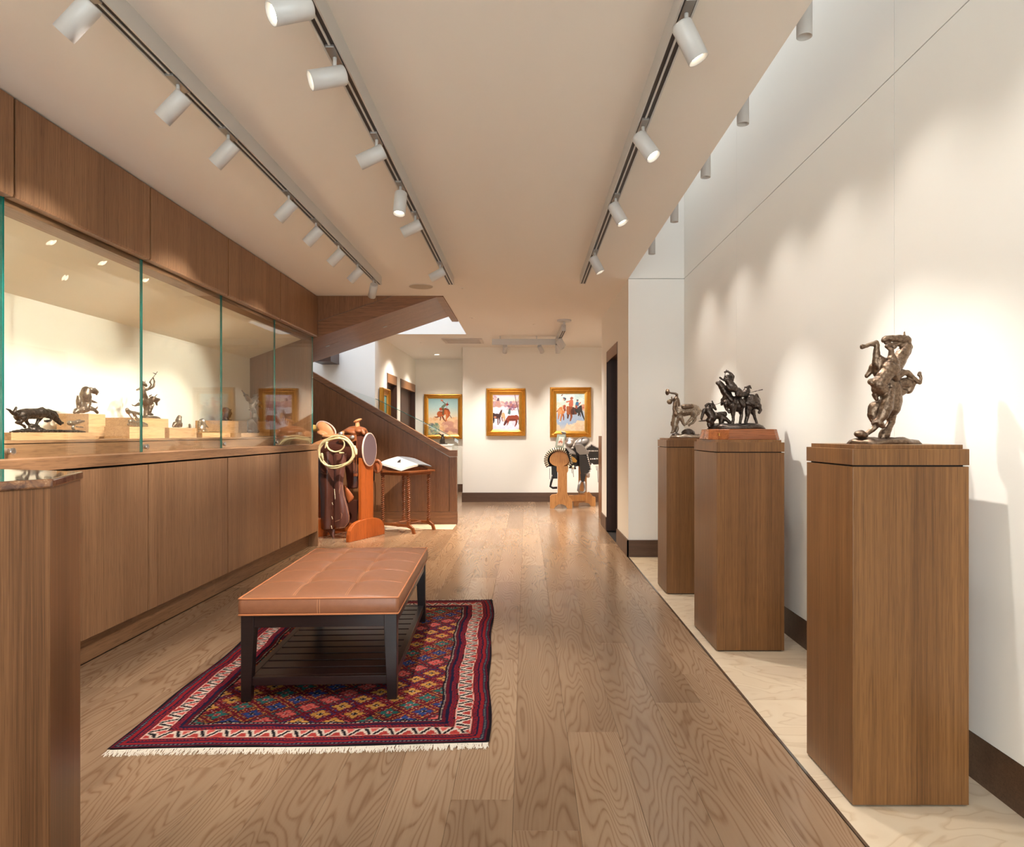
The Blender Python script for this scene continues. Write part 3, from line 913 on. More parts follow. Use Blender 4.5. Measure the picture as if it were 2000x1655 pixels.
pedestal(1.046, 1.418, 5.081, 5.42, 'tall dark oak pedestal carrying the bucking horse bronze')

# octagonal stone topped pedestal at the left edge of the view
R8, cx, cy = 0.339, -0.906 - 0.339, 1.30
t = thing('octagonal_pedestal', (cx, cy, 0), 'octagonal dark oak pedestal with a polished brown stone top', 'pedestal')
def octo(r): return [(cx + r * math.cos(k * math.pi / 4), cy + r * math.sin(k * math.pi / 4)) for k in range(8)]
MB().prism([(a, b, 0) for a, b in octo(R8)], (0, 0, 1.096)).build('column', 'plinth_wood', t, bevel=0.001)
MB().prism([(a, b, 1.096) for a, b in octo(R8 + 0.006)], (0, 0, 0.0175)).build('stone_top', 'polished_stone', t, bevel=0.004, bseg=3)
# ================================================================== rug
def sheet_pattern(name, mat, parent, img, O, A, B, zf=None, thick=0.0):
    """a woven/painted sheet: colour array img[h,w,3] (0..255) on the grid O + A*x + B*y, x,y in 0..1"""
    h, w, _ = img.shape
    O, A, B = (np.array(q, float) for q in (O, A, B))
    org = np.array(ORG[parent.name]) if parent is not None else np.zeros(3)
    xs = np.linspace(0, 1, w); ys = np.linspace(0, 1, h)
    X, Yy = np.meshgrid(xs, ys)
    pts = O[None, None] + X[..., None] * A + Yy[..., None] * B - org
    if zf is not None: pts = pts + zf(X, Yy)
    me = bpy.data.meshes.new(name)
    idx = np.arange(h * w).reshape(h, w)
    quads = np.stack([idx[:-1, :-1], idx[:-1, 1:], idx[1:, 1:], idx[1:, :-1]], -1).reshape(-1, 4)
    nq = len(quads)
    me.vertices.add(h * w); me.vertices.foreach_set('co', pts.reshape(-1))
    me.loops.add(nq * 4); me.loops.foreach_set('vertex_index', quads.reshape(-1).astype(np.int32))
    me.polygons.add(nq); me.polygons.foreach_set('loop_start', np.arange(0, nq * 4, 4, dtype=np.int32))
    me.update(calc_edges=True)
    at = me.color_attributes.new('pattern', 'FLOAT_COLOR', 'POINT')
    col = np.ones((h * w, 4), np.float32)
    col[:, :3] = lin(img.reshape(-1, 3))
    at.data.foreach_set('color', col.reshape(-1))
    me.materials.append(M[mat])
    me.shade_smooth()
    o = bpy.data.objects.new(name, me)
    C.objects.link(o)
    if parent is not None: o.parent = parent
    ORG[o.name] = Vector(org)
    return o

RW, RL = 1.43, 2.25
ra = math.radians(2.3)
RO = Vector((-0.905, 3.72, 0))           # rug centre
rx, ry = Vector((math.cos(ra), math.sin(ra), 0)), Vector((-math.sin(ra), math.cos(ra), 0))

def rug_image():
    w, h = 358, 562
    xs = (np.arange(w) + 0.5) / w * RW
    ys = (np.arange(h) + 0.5) / h * RL
    X, Y = np.meshgrid(xs, ys)
    # wavering hand-woven lines
    X = X + 0.004 * np.sin(Y * 9) + 0.003 * np.sin(Y * 23 + 1)
    Y = Y + 0.003 * np.sin(X * 11) + 0.002 * np.sin(X * 31)
    d = np.minimum(np.minimum(X, RW - X), np.minimum(Y, RL - Y))
    along = np.where(np.minimum(X, RW - X) < np.minimum(Y, RL - Y), Y, X)
    img = np.zeros((h, w, 3))
    navy, black, red, maroon, cream = (26, 24, 52), (22, 16, 24), (140, 30, 36), (96, 20, 34), (220, 200, 184)
    pink, gold, blue, teal, purple = (206, 92, 84), (204, 146, 70), (44, 66, 122), (40, 104, 98), (62, 34, 78)
    def band(a, b, c): img[(d >= a) & (d < b)] = c
    band(-1, 0.012, black)
    band(0.012, 0.020, maroon); band(0.020, 0.034, navy)
    m = (d >= 0.024) & (d < 0.030) & ((along / 0.016) % 1 < 0.5); img[m] = (110, 120, 116)
    band(0.034, 0.050, red); band(0.050, 0.058, navy); band(0.058, 0.074, red)
    m = (d >= 0.060) & (d < 0.072) & ((along / 0.013 + (d - 0.06) * 60) % 1 < 0.42); img[m] = navy
    band(0.074, 0.078, black)
    # white border with stepped dark zigzag and red triangles
    a, b = 0.078, 0.152
    band(a, b, cream)
    t = (d - a) / (b - a)
    band(a, a + 0.005, pink); band(b - 0.005, b, pink)
    per = 0.092
    ph = (along / per) % 1
    tri = np.abs(ph * 2 - 1)
    st = np.floor(t * 7) / 7
    z1 = np.abs(st * 0.8 + 0.1 - tri)
    inn = (t > 0.10) & (t < 0.90)
    img[inn & (z1 < 0.15)] = black
    img[inn & (z1 >= 0.36) & (st * 0.8 + 0.1 > tri) & (t > 0.45)] = pink
    img[inn & (z1 >= 0.36) & (st * 0.8 + 0.1 < tri) & (t < 0.55)] = (176, 60, 54)
    band(0.150, 0.155, black); band(0.155, 0.176, red)
    m = (d >= 0.158) & (d < 0.173) & ((along / 0.014 + (d - 0.155) * 50) % 1 < 0.45); img[m] = navy
    band(0.176, 0.190, navy); band(0.190, 0.204, maroon); band(0.204, 0.212, navy)
    m = (d >= 0.206) & (d < 0.211) & ((along / 0.018) % 1 < 0.6); img[m] = (196, 178, 156)
    band(0.212, 0.220, black)
    # field: diamond lattice with small stepped flowers
    f = d >= 0.220
    n1 = rng.random((h, w))
    base = np.where((n1 < 0.62)[..., None], np.array((124, 24, 34)), np.where((n1 < 0.86)[..., None], np.array((84, 18, 32)), np.array((52, 22, 44))))
    img[f] = base[f]
    px, py = 0.143, 0.156
    gx, gy = (X - RW / 2) / px, (Y - 0.30) / py
    for par in (0, 1):
        cx, cy = np.floor(gx + 0.5 + par * 0.5) - par * 0.5, np.floor(gy + 0.5 + par * 0.5) - par * 0.5
        fx, fy = (gx - cx) * px / 0.0098, (gy - cy) * py / 0.0098
        q = np.round(np.stack([fx, fy], -1))
        ax, ay = np.abs(q[..., 0]), np.abs(q[..., 1])
        s = ax + ay
        key = (np.round(cx * 2) * 7 + np.round(cy * 2) * 3).astype(int) % 5
        cols = np.array([gold, pink, blue, teal, gold])
        petals = (s <= 4) & ((ax <= 1) | (ay <= 1) | (s <= 3)) & (s >= 2)
        core = s < 2
        spik = (s == 5) & ((ax == 0) | (ay == 0) | (ax == ay))
        out = (s == 6) & (ax != ay)
        img[f & petals] = cols[key][f & petals]
        img[f & core] = np.where((key % 2 == 0)[..., None], np.array(black), np.array((150, 40, 44)))[f & core]
        img[f & spik] = np.array(navy)
        img[f & out & (n1 < 0.5)] = cols[(key + 2) % 5][f & out & (n1 < 0.5)]
    dl = np.minimum(np.abs((gx + gy + 0.5) % 1 - 0.5), np.abs((gx - gy + 0.5) % 1 - 0.5))
    dots = f & (dl < 0.018) & ((X / 0.016 % 1) < 0.5)
    img[dots] = (190, 160, 150)
    img *= (0.86 + 0.2 * rng.random((h, w)))[..., None]
    return np.clip(img, 0, 255)

rug = thing('rug', (RO.x, RO.y, 0), 'red and navy hand woven rug with zigzag border and white fringe under the bench', 'rug')
RT = 0.011
o = RO - rx * RW / 2 - ry * RL / 2 + Vector((0, 0, RT))
def rug_wave(X, Y):
    z = np.zeros(X.shape + (3,))
    z[..., 0] = 0.010 * np.sin(Y * 9 + 0.6) * (X - 0.5) + 0.006 * np.sin(Y * 17)
    z[..., 2] = 0.0012 * np.sin(Y * 40) * np.sin(X * 13)
    z[..., 1] = 0.006 * np.sin(X * 8)
    return z
sheet_pattern('woven_field', 'woven_wool', rug, rug_image(), o, rx * RW, ry * RL, rug_wave)
m = MB()
m.prism([o - Vector((0, 0, 0.0105)) + rx * 0.006 + ry * 0.006, o - Vector((0, 0, 0.0105)) + rx * (RW - 0.006) + ry * 0.006, o - Vector((0, 0, 0.0105)) + rx * (RW - 0.006) + ry * (RL - 0.006), o - Vector((0, 0, 0.0105)) + rx * 0.006 + ry * (RL - 0.006)], (0, 0, 0.0085))
m.build('backing', 'black_leather', rug)
for end in (0, 1):
    m = MB()
    for i in range(560):
        q = (i + random.random()) / 560
        p = o + rx * RW * q + ry * (RL * end) + Vector((0, 0, -0.003)) + ry * (0.006 * math.sin(q * 8))
        L = random.uniform(0.028, 0.048) * (-1 if end == 0 else 1)
        s = random.uniform(-0.014, 0.014)
        w = 0.0022
        e = p + ry * L + rx * s
        e.z = 0.002
        mid = p.lerp(e, 0.5) + Vector((0, 0, -0.001)) + rx * random.uniform(-0.003, 0.003)
        m.add([p - rx * w, p + rx * w, mid + rx * w + Vector((0, 0, .001)), mid - rx * w, e + rx * w * 0.5, e - rx * w * 0.5], [(0, 1, 2, 3), (3, 2, 4, 5)])
    f = m.build('fringe', 'fringe', rug)
    f['kind'] = 'stuff'

# ================================================================== bench
ba = math.radians(2.6)
bx, by = Vector((math.cos(ba), math.sin(ba), 0)), Vector((-math.sin(ba), math.cos(ba), 0))
BO = Vector((-1.259, 3.012, 0))          # front left foot corner
BW, BL = 0.683, 1.29
BZ = 0.013
bench = thing('bench', BO + bx * BW / 2 + by * BL / 2 + Vector((0, 0, BZ)), 'tan leather tufted bench with dark wood frame and slatted shelf on the rug', 'bench')
BM = Matrix.Translation(BO + Vector((0, 0, BZ))) @ Matrix.Rotation(ba, 4, 'Z')
def bb_(m, name, mat, **kw): return m.xform(BM).build(name, mat, bench, **kw)
zr = 0.381                                # top of the wood frame (above rug)
lw = 0.056
for ix in (0, 1):
    for iy in (0, 1):
        x0, y0 = ix * (BW - lw), iy * (BL - lw)
        tx, ty = 0.014, 0.014             # legs taper towards the foot on the inner sides
        ax0, ax1 = (x0, x0 + lw - tx) if ix == 0 else (x0 + tx, x0 + lw)
        ay0, ay1 = (y0, y0 + lw - ty) if iy == 0 else (y0 + ty, y0 + lw)
        zk = 0.30
        vs = [(ax0, ay0, 0), (ax1, ay0, 0), (ax1, ay1, 0), (ax0, ay1, 0)]
        vs += [(x0, y0, zk), (x0 + lw, y0, zk), (x0 + lw, y0 + lw, zk), (x0, y0 + lw, zk)]
        vs += [(x0, y0, zr), (x0 + lw, y0, zr), (x0 + lw, y0 + lw, zr), (x0, y0 + lw, zr)]
        fs = [(3, 2, 1, 0), (8, 9, 10, 11)]
        for a in (0, 4):
            fs += [(a + i, a + (i + 1) % 4, a + 4 + (i + 1) % 4, a + 4 + i) for i in range(4)]
        bb_(MB().add(vs, fs), 'leg', 'bench_wood', bevel=0.002)
for (x0, x1, y0, y1) in ((lw, BW - lw, 0.006, 0.032), (lw, BW - lw, BL - 0.032, BL - 0.006), (0.006, 0.032, lw, BL - lw), (BW - 0.032, BW - 0.006, lw, BL - lw)):
    bb_(MB().box(x0, x1, y0, y1, 0.325, zr), 'apron', 'bench_wood', bevel=0.0015)
for (x0, x1, y0, y1) in ((0.044, BW - 0.044, 0.012, 0.040), (0.044, BW - 0.044, BL - 0.040, BL - 0.012), (0.010, 0.040, 0.046, BL - 0.046), (BW - 0.040, BW - 0.010, 0.046, BL - 0.046)):
    bb_(MB().box(x0, x1, y0, y1, 0.066, 0.103), 'shelf_rail', 'bench_wood', bevel=0.0015)
ns = 12
pit = (BL - 0.08) / ns
for i in range(ns):
    y0 = 0.040 + i * pit
    bb_(MB().box(0.040, BW - 0.040, y0 + 0.008, y0 + pit - 0.008, 0.086, 0.101), 'slat', 'bench_wood', bevel=0.0015)

# cushion: crowned, tufted 3 x 5, with piping
def cushion_z(x, y):
    cx, cy = abs(x - 0.5) * 2, abs(y - 0.5) * 2
    z = 0.030 * (1 - cx ** 4) ** 0.7 * (1 - cy ** 6) ** 0.7
    for k in (1, 2):
        z -= 0.008 * math.exp(-((x - k / 3) / 0.020) ** 2) * (1 - cy ** 8)
    for k in (1, 2, 3, 4):
        z -= 0.0045 * math.exp(-((y - k / 5) / 0.014) ** 2) * (1 - cx ** 8)
    for a in (1, 2):
        for b in (1, 2, 3, 4):
            z -= 0.009 * math.exp(-((x - a / 3) * BW / 0.05) ** 2 - ((y - b / 5) * BL / 0.05) ** 2)
    return z
CW, CL, ov = BW + 0.012, BL + 0.012, 0.006
nx, ny = 48, 84
rows = []
def edge(x): # rounded corner in plan handled by bulging sides
    return x
zt, zb = 0.456, 0.384
top = [[Vector((-ov + CW * i / nx, -ov + CL * j / ny, zt + cushion_z(i / nx, j / ny))) for i in range(nx + 1)] for j in range(ny + 1)]
m = MB().grid(top)
# sides
def ring_pt(s, n_out, z):
    return s
per = []
for i in range(nx + 1): per.append((i / nx, 0.0, 0, -1))
for j in range(1, ny + 1): per.append((1.0, j / ny, 1, 0))
for i in range(nx - 1, -1, -1): per.append((i / nx, 1.0, 0, 1))
for j in range(ny - 1, 0, -1): per.append((0.0, j / ny, -1, 0))
loops = []
for q in np.linspace(0, 1, 7):
    bulge = 0.007 * math.sin(math.pi * q)
    loops.append([Vector((-ov + CW * a + nxn * bulge, -ov + CL * b + nyn * bulge, zt + (zb - zt) * q)) for a, b, nxn, nyn in per])
np_ = len(per)
n0 = len(m.v)
m.v += [p for L in loops for p in L]
for i in range(len(loops) - 1):
    for k in range(np_):
        m.f.append((n0 + i * np_ + k, n0 + i * np_ + (k + 1) % np_, n0 + (i + 1) * np_ + (k + 1) % np_, n0 + (i + 1) * np_ + k))
m.f.append(tuple(n0 + (len(loops) - 1) * np_ + k for k in range(np_ - 1, -1, -1)))
cu = bb_(m, 'cushion', 'bench_leather', smooth=True)
for z in (zt, zb + 0.001):
    pts = [BM @ Vector((-ov + CW * a + c * 0.001, -ov + CL * b + d * 0.001, z)) for a, b, c, d in per]
    MB().tube(pts, 0.0042, 8, closed=True).build('piping', 'leather_piping', cu, smooth=True)
for k in (1, 2):
    for dx in (-0.006, 0.006):
        pts = [BM @ Vector((-ov + CW * (k / 3 + dx), -ov + CL * j / 60, zt + cushion_z(k / 3 + dx, j / 60) + 0.0006)) for j in range(1, 60)]
        MB().tube(pts, 0.0009, 5).build('stitching', 'leather_stitch', cu)
for k in (1, 2, 3, 4):
    pts = [BM @ Vector((-ov + CW * i / 40, -ov + CL * k / 5, zt + cushion_z(i / 40, k / 5) + 0.0004)) for i in range(1, 40)]
    MB().tube(pts, 0.0007, 5).build('stitching', 'leather_piping', cu)
for dx in (-0.005, 0.005):
    pts = [BM @ Vector((CW * 0.50 + dx - ov, -ov - 0.0005 - 0.007 * math.sin(math.pi * q), zt + (zb - zt) * q)) for q in np.linspace(0.06, 0.94, 8)]
    MB().tube(pts, 0.0008, 5).build('stitching', 'leather_stitch', cu)

# ================================================================== barley twist table and open book
F, Rr = Vector((-1.395, 8.12, 0)), Vector((-1.175, 8.52, 0))
ux = (Rr - F).normalized(); uy = Vector((-ux.y, ux.x, 0)); TS = 0.455
tb = thing('side_table', F + (ux + uy) * TS / 2, 'square side table with twisted barley legs beside the tan saddle', 'table')
TM = Matrix.Translation(F) @ Matrix(((ux.x, uy.x, 0, 0), (ux.y, uy.y, 0, 0), (0, 0, 1, 0), (0, 0, 0, 1)))
def tbb(m, name, mat='table_wood', **kw): return m.xform(TM).build(name, mat, tb, **kw)
tbb(MB().box(-0.03, TS + 0.03, -0.03, TS + 0.03, 0.722, 0.744), 'table_top', bevel=0.004)
tbb(MB().box(0.01, TS - 0.01, 0.01, TS - 0.01, 0.69, 0.722), 'apron', bevel=0.002)
def twist(a, b, r, turns):
    a, b = Vector(a), Vector(b)
    n = 120; seg = 14
    ax = (b - a).normalized(); p = ax.orthogonal().normalized(); q = ax.cross(p)
    vs, fs = [], []
    for i in range(n + 1):
        t = i / n
        for k in range(seg):
            th = 2 * math.pi * k / seg
            rr = r * (1 + 0.42 * math.cos(2 * th - 2 * math.pi * turns * t))
            vs.append(a.lerp(b, t) + (p * math.cos(th) + q * math.sin(th)) * rr)
    for i in range(n):
        for k in range(seg):
            fs.append((i * seg + k, i * seg + (k + 1) % seg, (i + 1) * seg + (k + 1) % seg, (i + 1) * seg + k))
    return MB().add(vs, fs)
for cx_, cy_ in ((0.03, 0.03), (TS - 0.03, 0.03), (0.03, TS - 0.03), (TS - 0.03, TS - 0.03)):
    lg = tbb(twist((cx_, cy_, 0.14), (cx_, cy_, 0.695), 0.0165, 22), 'leg', smooth=True)
    tbb(MB().box(cx_ - 0.016, cx_ + 0.016, cy_ - 0.016, cy_ + 0.016, 0.105, 0.145), 'leg_block', bevel=0.002)
for yy in (0.03, TS - 0.03):     # arched sled feet joining two legs
    prof = [(-0.075, 0.0), (-0.035, 0.0), (-0.02, 0.05), (0.05, 0.075), (TS - 0.05, 0.075), (TS + 0.02, 0.05), (TS + 0.035, 0.0), (TS + 0.075, 0.0), (TS + 0.05, 0.07), (TS - 0.01, 0.108), (0.01, 0.108), (-0.05, 0.07)]
    tbb(MB().prism([(yy - 0.013, a, b) for a, b in prof], (0.026, 0, 0)), 'sled_foot', bevel=0.002)
for q in (0.14, TS - 0.14):
    tbb(twist((0.04, q, 0.09), (TS - 0.04, q, 0.09), 0.011, 16), 'stretcher', smooth=True)

bk = thing('open_book', TM @ Vector((TS / 2, TS / 2, 0.744)), 'open book with white pages and grey blue cover lying on the side table', 'book')
# the book lies open on a slanting rest; the spine runs from the back down to the front right
A_, B_, C_, D_ = P(742.4, 903.5, 8.36), P(776.6, 892.0, 8.52), P(784.2, 916.8, 8.16), P(816.5, 907.3, 8.34)
E_, G_ = P(810, 895.5, 8.66), P(843, 910.5, 8.50)
dn = Vector((0, 0, -1))
def lerp2(a, b, c, d, x, y): return a.lerp(b, x).lerp(c.lerp(d, x), y)
def leaf(a, b, c, d, name, mat, hump, thick, lift=0.0):
    n = 14
    rows = [[lerp2(a, b, c, d, i / n, j / 4) + Vector((0, 0, lift + hump * math.sin(math.pi * (i / n) ** 0.8))) for j in range(5)] for i in range(n + 1)]
    m = MB(); m.grid(rows)
    low = [[p + dn * (thick + hump * 0.0) for p in r] for r in rows]
    m.grid(low)
    for k in (0, 4): m.grid([[r[k], l[k]] for r, l in zip(rows, low)])
    for k in (0, n): m.grid([[p, q] for p, q in zip(rows[k], low[k])])
    return m.build(name, mat, bk)
leaf(A_, B_, C_, D_, 'page_block', 'paper', 0.006, 0.016)
leaf(B_, E_, D_, G_, 'page_block', 'book_cover', 0.008, 0.012)
leaf(A_ + Vector((-0.012, 0, -0.017)), B_ + Vector((0, 0, -0.017)), C_ + Vector((-0.004, -0.01, -0.017)), D_ + Vector((0, 0, -0.017)), 'cover', 'paper_edge', 0.004, 0.006)
m = MB()
foot_ = [A_, B_, E_, G_, D_, C_]
top_ = [Vector((p.x, p.y, 0)).lerp(Vector((B_.x, B_.y, 0)), 0.12) for p in foot_]
m.add([Vector((q.x, q.y, 0.744)) for q in top_] + [Vector((q.x, q.y, max(0.747, p.z - 0.028))) for p, q in zip(foot_, top_)], [(5, 4, 3, 2, 1, 0), (6, 7, 8, 9, 10, 11)] + [(i, (i + 1) % 6, 6 + (i + 1) % 6, 6 + i) for i in range(6)])
m.build('book_rest', 'table_wood', bk)
# small printed animal picture on the open page
nrm = (B_ - A_).cross(C_ - A_).normalized()
if nrm.z < 0: nrm = -nrm
m = MB()
for x, y, r in ((0.58, 0.42, 0.020), (0.66, 0.38, 0.018), (0.50, 0.46, 0.016), (0.74, 0.34, 0.012), (0.55, 0.50, 0.012)):
    m.lathe(lerp2(A_, B_, C_, D_, x, y) + Vector((0, 0, 0.0062)) + nrm * 0.001, [(0, r), (0.0008, r)], 14, nrm)
m.build('printed_picture', 'bronze_dark', bk)
# ================================================================== cast bronzes
class View:
    """turns crop coordinates of the photograph into room points: on a facing plane at distance Y, or on a plane X = const along the display case"""
    def __init__(self, u0, v0, k, Y=None, X=None, Yf=None):
        self.u0, self.v0, self.k, self.Y, self.X, self.Yf = u0, v0, k, Y, X, Yf
    def at(self, x, y, d=0.0):
        u, v = self.u0 + x / self.k, self.v0 + y / self.k
        if self.X is not None:
            Y = self.X * S / (u - U0)
            p = P(u, v, Y)
            return p + Vector((-d * self.px(x), 0, 0))
        Y = self.Yf(u) if self.Yf else self.Y
        p = P(u, v, Y)
        return p + Vector((0, d * self.px(x), 0))
    def px(self, x=500):
        u = self.u0 + x / self.k
        Y = self.X * S / (u - U0) if self.X is not None else (self.Yf(u) if self.Yf else self.Y)
        return Y / S / self.k

CLAY = bpy.data.textures.new('clay_modelling', 'CLOUDS')
CLAY.noise_scale = 0.018
CLAY.noise_depth = 2

def blob(name, mat, parent, view, parts, voxel=0.003, smooth_it=2, grow=1.0):
    """union of tapered limbs and ellipsoids grown together into one continuous surface"""
    m = MB()
    for q in parts:
        if q[0] == 'E':
            _, x, y, d, rx, ry, rd, rot = q
            c = view.at(x, y, d); s = view.px(x) * grow
            n0 = len(m.v)
            m.ball((0, 0, 0), 1.0, 20, 14)
            Rm = Matrix.Rotation(math.radians(rot), 4, 'Y')
            # screen x is world x (or y along the case), depth the other axis
            if view.X is None: sc = Matrix.Diagonal((rx * s, rd * s, ry * s, 1))
            else: sc, Rm = Matrix.Diagonal((rd * s, rx * s, ry * s, 1)), Matrix.Rotation(math.radians(-rot), 4, 'X')
            T = Matrix.Translation(c) @ Rm @ sc
            for i in range(n0, len(m.v)): m.v[i] = T @ m.v[i]
            continue
        pts = [view.at(a[0], a[1], a[2]) for a in q]
        rad = [max(a[3] * view.px(a[0]) * grow, voxel * 0.75) for a in q]
        for p, r in zip(pts, rad): m.ball(p, r, 16, 10)
        for i in range(len(pts) - 1): m.tube([pts[i], pts[i + 1]], [rad[i], rad[i + 1]], 16)
    o = m.build(name, mat, parent, smooth=True)
    md = o.modifiers.new('grow_together', 'REMESH'); md.mode = 'VOXEL'; md.voxel_size = voxel; md.use_smooth_shade = True
    if smooth_it:
        md = o.modifiers.new('soften', 'SMOOTH'); md.factor = 0.5; md.iterations = smooth_it
    if mat.startswith('bronze'):
        md = o.modifiers.new('modelled_surface', 'DISPLACE'); md.texture = CLAY; md.texture_coords = 'GLOBAL'
        md.strength = min(0.008, voxel * 1.9); md.mid_level = 0.5
    return o

def ground(name, mat, parent, view, x0, x1, y0, y1, depth, seed=1, n=40, d0=0):
    """lumpy bronze ground plate: flat underside at y1, uneven top around y0"""
    r = random.Random(seed)
    a, b = view.at(x0, y1, d0), view.at(x1, y1, d0)
    c = (a + b) / 2; c.z = min(a.z, b.z)
    h = view.px((x0 + x1) / 2) * (y1 - y0)
    ex = (b - a) / 2; ex.z = 0
    ey = Vector((-ex.y, ex.x, 0)).normalized() * depth
    m = MB(); rings = 7
    ph = [r.uniform(0, 6.28) for _ in range(6)]
    vs = [c + Vector((0, 0, h))]
    for i in range(1, rings + 1):
        q = i / rings
        for k in range(n):
            t = 2 * math.pi * k / n
            e = 1 + 0.05 * math.sin(3 * t + ph[0]) + 0.04 * math.sin(7 * t + ph[1])
            z = h * (1 + 0.22 * math.sin(4 * t + ph[2] + q * 5) + 0.15 * math.sin(9 * t + ph[3])) * (1 if q < 0.85 else 0.72)
            if i == rings: z = 0.0
            qq = min(q * 1.06, 1.0)
            vs.append(c + ex * (math.cos(t) * qq * e) + ey * (math.sin(t) * qq * e) + Vector((0, 0, z)))
    fs = [(0, 1 + k, 1 + (k + 1) % n) for k in range(n)]
    for i in range(rings - 1):
        for k in range(n):
            A, B = 1 + i * n, 1 + (i + 1) * n
            fs.append((A + k, B + k, B + (k + 1) % n, A + (k + 1) % n))
    fs.append(tuple(1 + (rings - 1) * n + k for k in range(n - 1, -1, -1)))
    return m.add(vs, fs).build(name, mat, parent, smooth=True)

# ---- rearing horse on the nearest pedestal
V = View(1640, 620, 6.13, Y=2.37)
t = thing('bronze_sculpture', (1.235, 2.37, 1.1625), 'light brown bronze of a rearing horse with a rider sliding off', 'sculpture')
blob('horse', 'bronze_brown', t, V, [
    [(620, 740, 60, 105), (640, 880, 50, 118), (645, 1000, 50, 112), (640, 1080, 50, 100)],
    [(545, 560, 40, 80), (590, 680, 60, 110)], [(480, 530, 10, 72), (520, 640, 30, 95)],
    [(650, 650, 70, 88), (730, 540, 70, 78), (790, 430, 70, 70), (845, 330, 70, 52)],
    [(840, 268, 70, 52), (760, 252, 65, 48), (660, 245, 60, 36), (590, 245, 60, 34), (560, 265, 60, 28)],
    [(770, 310, 70, 30), (660, 318, 60, 17), (580, 300, 60, 15)],
    [(806, 215, 60, 15), (810, 165, 60, 7)], [(840, 235, 85, 18), (872, 216, 90, 9)],
    [(872, 290, 70, 24), (888, 345, 70, 22), (868, 430, 70, 20), (800, 515, 70, 20), (735, 600, 70, 22)],
    [(440, 560, 0, 50), (435, 470, -10, 38), (440, 340, -10, 30), (430, 308, -10, 31), (360, 326, -10, 23), (300, 350, -10, 21), (266, 355, -10, 27)],
    [(440, 585, 80, 44), (420, 640, 110, 30), (382, 692, 120, 24)],
    [(640, 1080, 60, 95), (640, 1165, 65, 62), (655, 1250, 65, 40), (605, 1330, 55, 44), (560, 1400, 50, 58), (548, 1440, 50, 56)],
    [(560, 1060, 20, 95), (430, 1080, 10, 72), (400, 1160, 5, 62), (440, 1290, 0, 38), (390, 1350, 0, 29), (312, 1400, 0, 25), (285, 1418, 0, 32)],
    [(655, 1170, 100, 30), (700, 1100, 110, 28), (738, 990, 110, 24)],
], 0.0024, 1, 1.08)
blob('rider', 'bronze_brown', t, V, [
    [(345, 780, -60, 38), (430, 800, -70, 85), (470, 880, -70, 70)], [(400, 860, -60, 50), (480, 930, -60, 30)], [(400, 930, -40, 30), (420, 980, -40, 22)],
    [(540, 610, -70, 80), (600, 640, -70, 78), (640, 730, -60, 42)], [(520, 680, -70, 85), (470, 760, -70, 80)],
    [(600, 500, -50, 52), (640, 560, -50, 46)], [(590, 480, -50, 36), (592, 390, -50, 25)],
    [(545, 355, -40, 24), (575, 330, -40, 16), (630, 335, -40, 16), (650, 355, -40, 18), (610, 380, -40, 18), (560, 375, -40, 20)],
    [(565, 880, -90, 40), (525, 970, -100, 62), (505, 1080, -100, 70), (465, 1175, -95, 58), (420, 1240, -90, 42), (355, 1255, -90, 22), (332, 1226, -90, 12)],
    [(430, 1270, -90, 42), (465, 1305, -90, 30)], [(350, 1250, -90, 16), (345, 1280, -90, 12)],
    [(700, 700, 0, 40), (760, 660, 0, 36), (815, 665, 10, 34), (880, 720, 10, 27), (935, 770, 10, 25), (965, 785, 10, 20), (978, 730, 10, 17), (965, 665, 10, 17), (948, 690, 10, 15)],
    [(740, 790, 40, 60), (830, 785, 50, 66), (880, 800, 50, 48), (850, 870, 50, 44)], [(790, 880, 30, 38), (700, 920, -10, 40), (640, 930, -30, 36)],
], 0.0024, 1, 1.08)
blob('fallen_hat', 'bronze_brown', t, V, [('E', 215, 1405, -80, 80, 42, 75, 8), ('E', 215, 1385, -80, 45, 34, 45, 0)], 0.003, 1)
ground('ground', 'bronze_brown', t, V, 85, 940, 1455, 1518, 0.075, 3)

# ---- bucking horse on the far pedestal
V = View(1270, 700, 6.897, Y=5.24)
t = thing('bronze_sculpture', (1.18, 5.24, 1.1625), 'small bronze of a bucking horse nose down with a rider waving his hat', 'sculpture')
blob('horse', 'bronze_light', t, V, [
    [(385, 715, 0, 82), (470, 700, 0, 82), (560, 690, 0, 78), (605, 690, 0, 64)],
    [(372, 740, 0, 72), (342, 830, 0, 56), (330, 900, 0, 44)], [(330, 900, 0, 43), (320, 960, 0, 31), (305, 992, 0, 22), (280, 1004, 0, 12)],
    [(405, 800, -40, 32), (438, 880, -40, 20), (450, 902, -40, 18)], [(355, 870, 40, 28), (378, 945, 40, 20), (360, 985, 40, 20)],
    [(575, 740, -40, 50), (560, 800, -40, 28), (505, 855, -40, 18), (482, 884, -40, 17)],
    [(610, 740, 40, 45), (608, 830, 40, 24), (588, 868, 40, 17), (545, 885, 40, 15), (533, 902, 40, 17)],
    [(640, 680, 0, 25), (685, 712, 0, 14), (610, 795, 0, 12)], [(300, 870, 10, 26), (290, 900, 10, 14)],
], 0.0026, 1, 0.98)
blob('rider', 'bronze_brown', t, V, [
    [(350, 560, 0, 44), (360, 620, 0, 46), (372, 690, 0, 42)], [(350, 545, 0, 24), (362, 492, 0, 17), (340, 476, 0, 14), (280, 468, 0, 12), (256, 464, 0, 12)],
    ('E', 232, 455, 0, 28, 44, 40, 8), [(262, 588, 0, 36), (240, 586, 0, 20)], [(292, 575, 0, 12), (288, 522, 0, 9)],
    [(325, 600, -30, 24), (312, 690, -40, 24), (330, 760, -70, 32)], [(440, 660, -60, 40), (540, 650, -60, 36)], [(470, 670, 60, 36), (540, 640, 60, 32)],
], 0.0026, 1, 0.98)
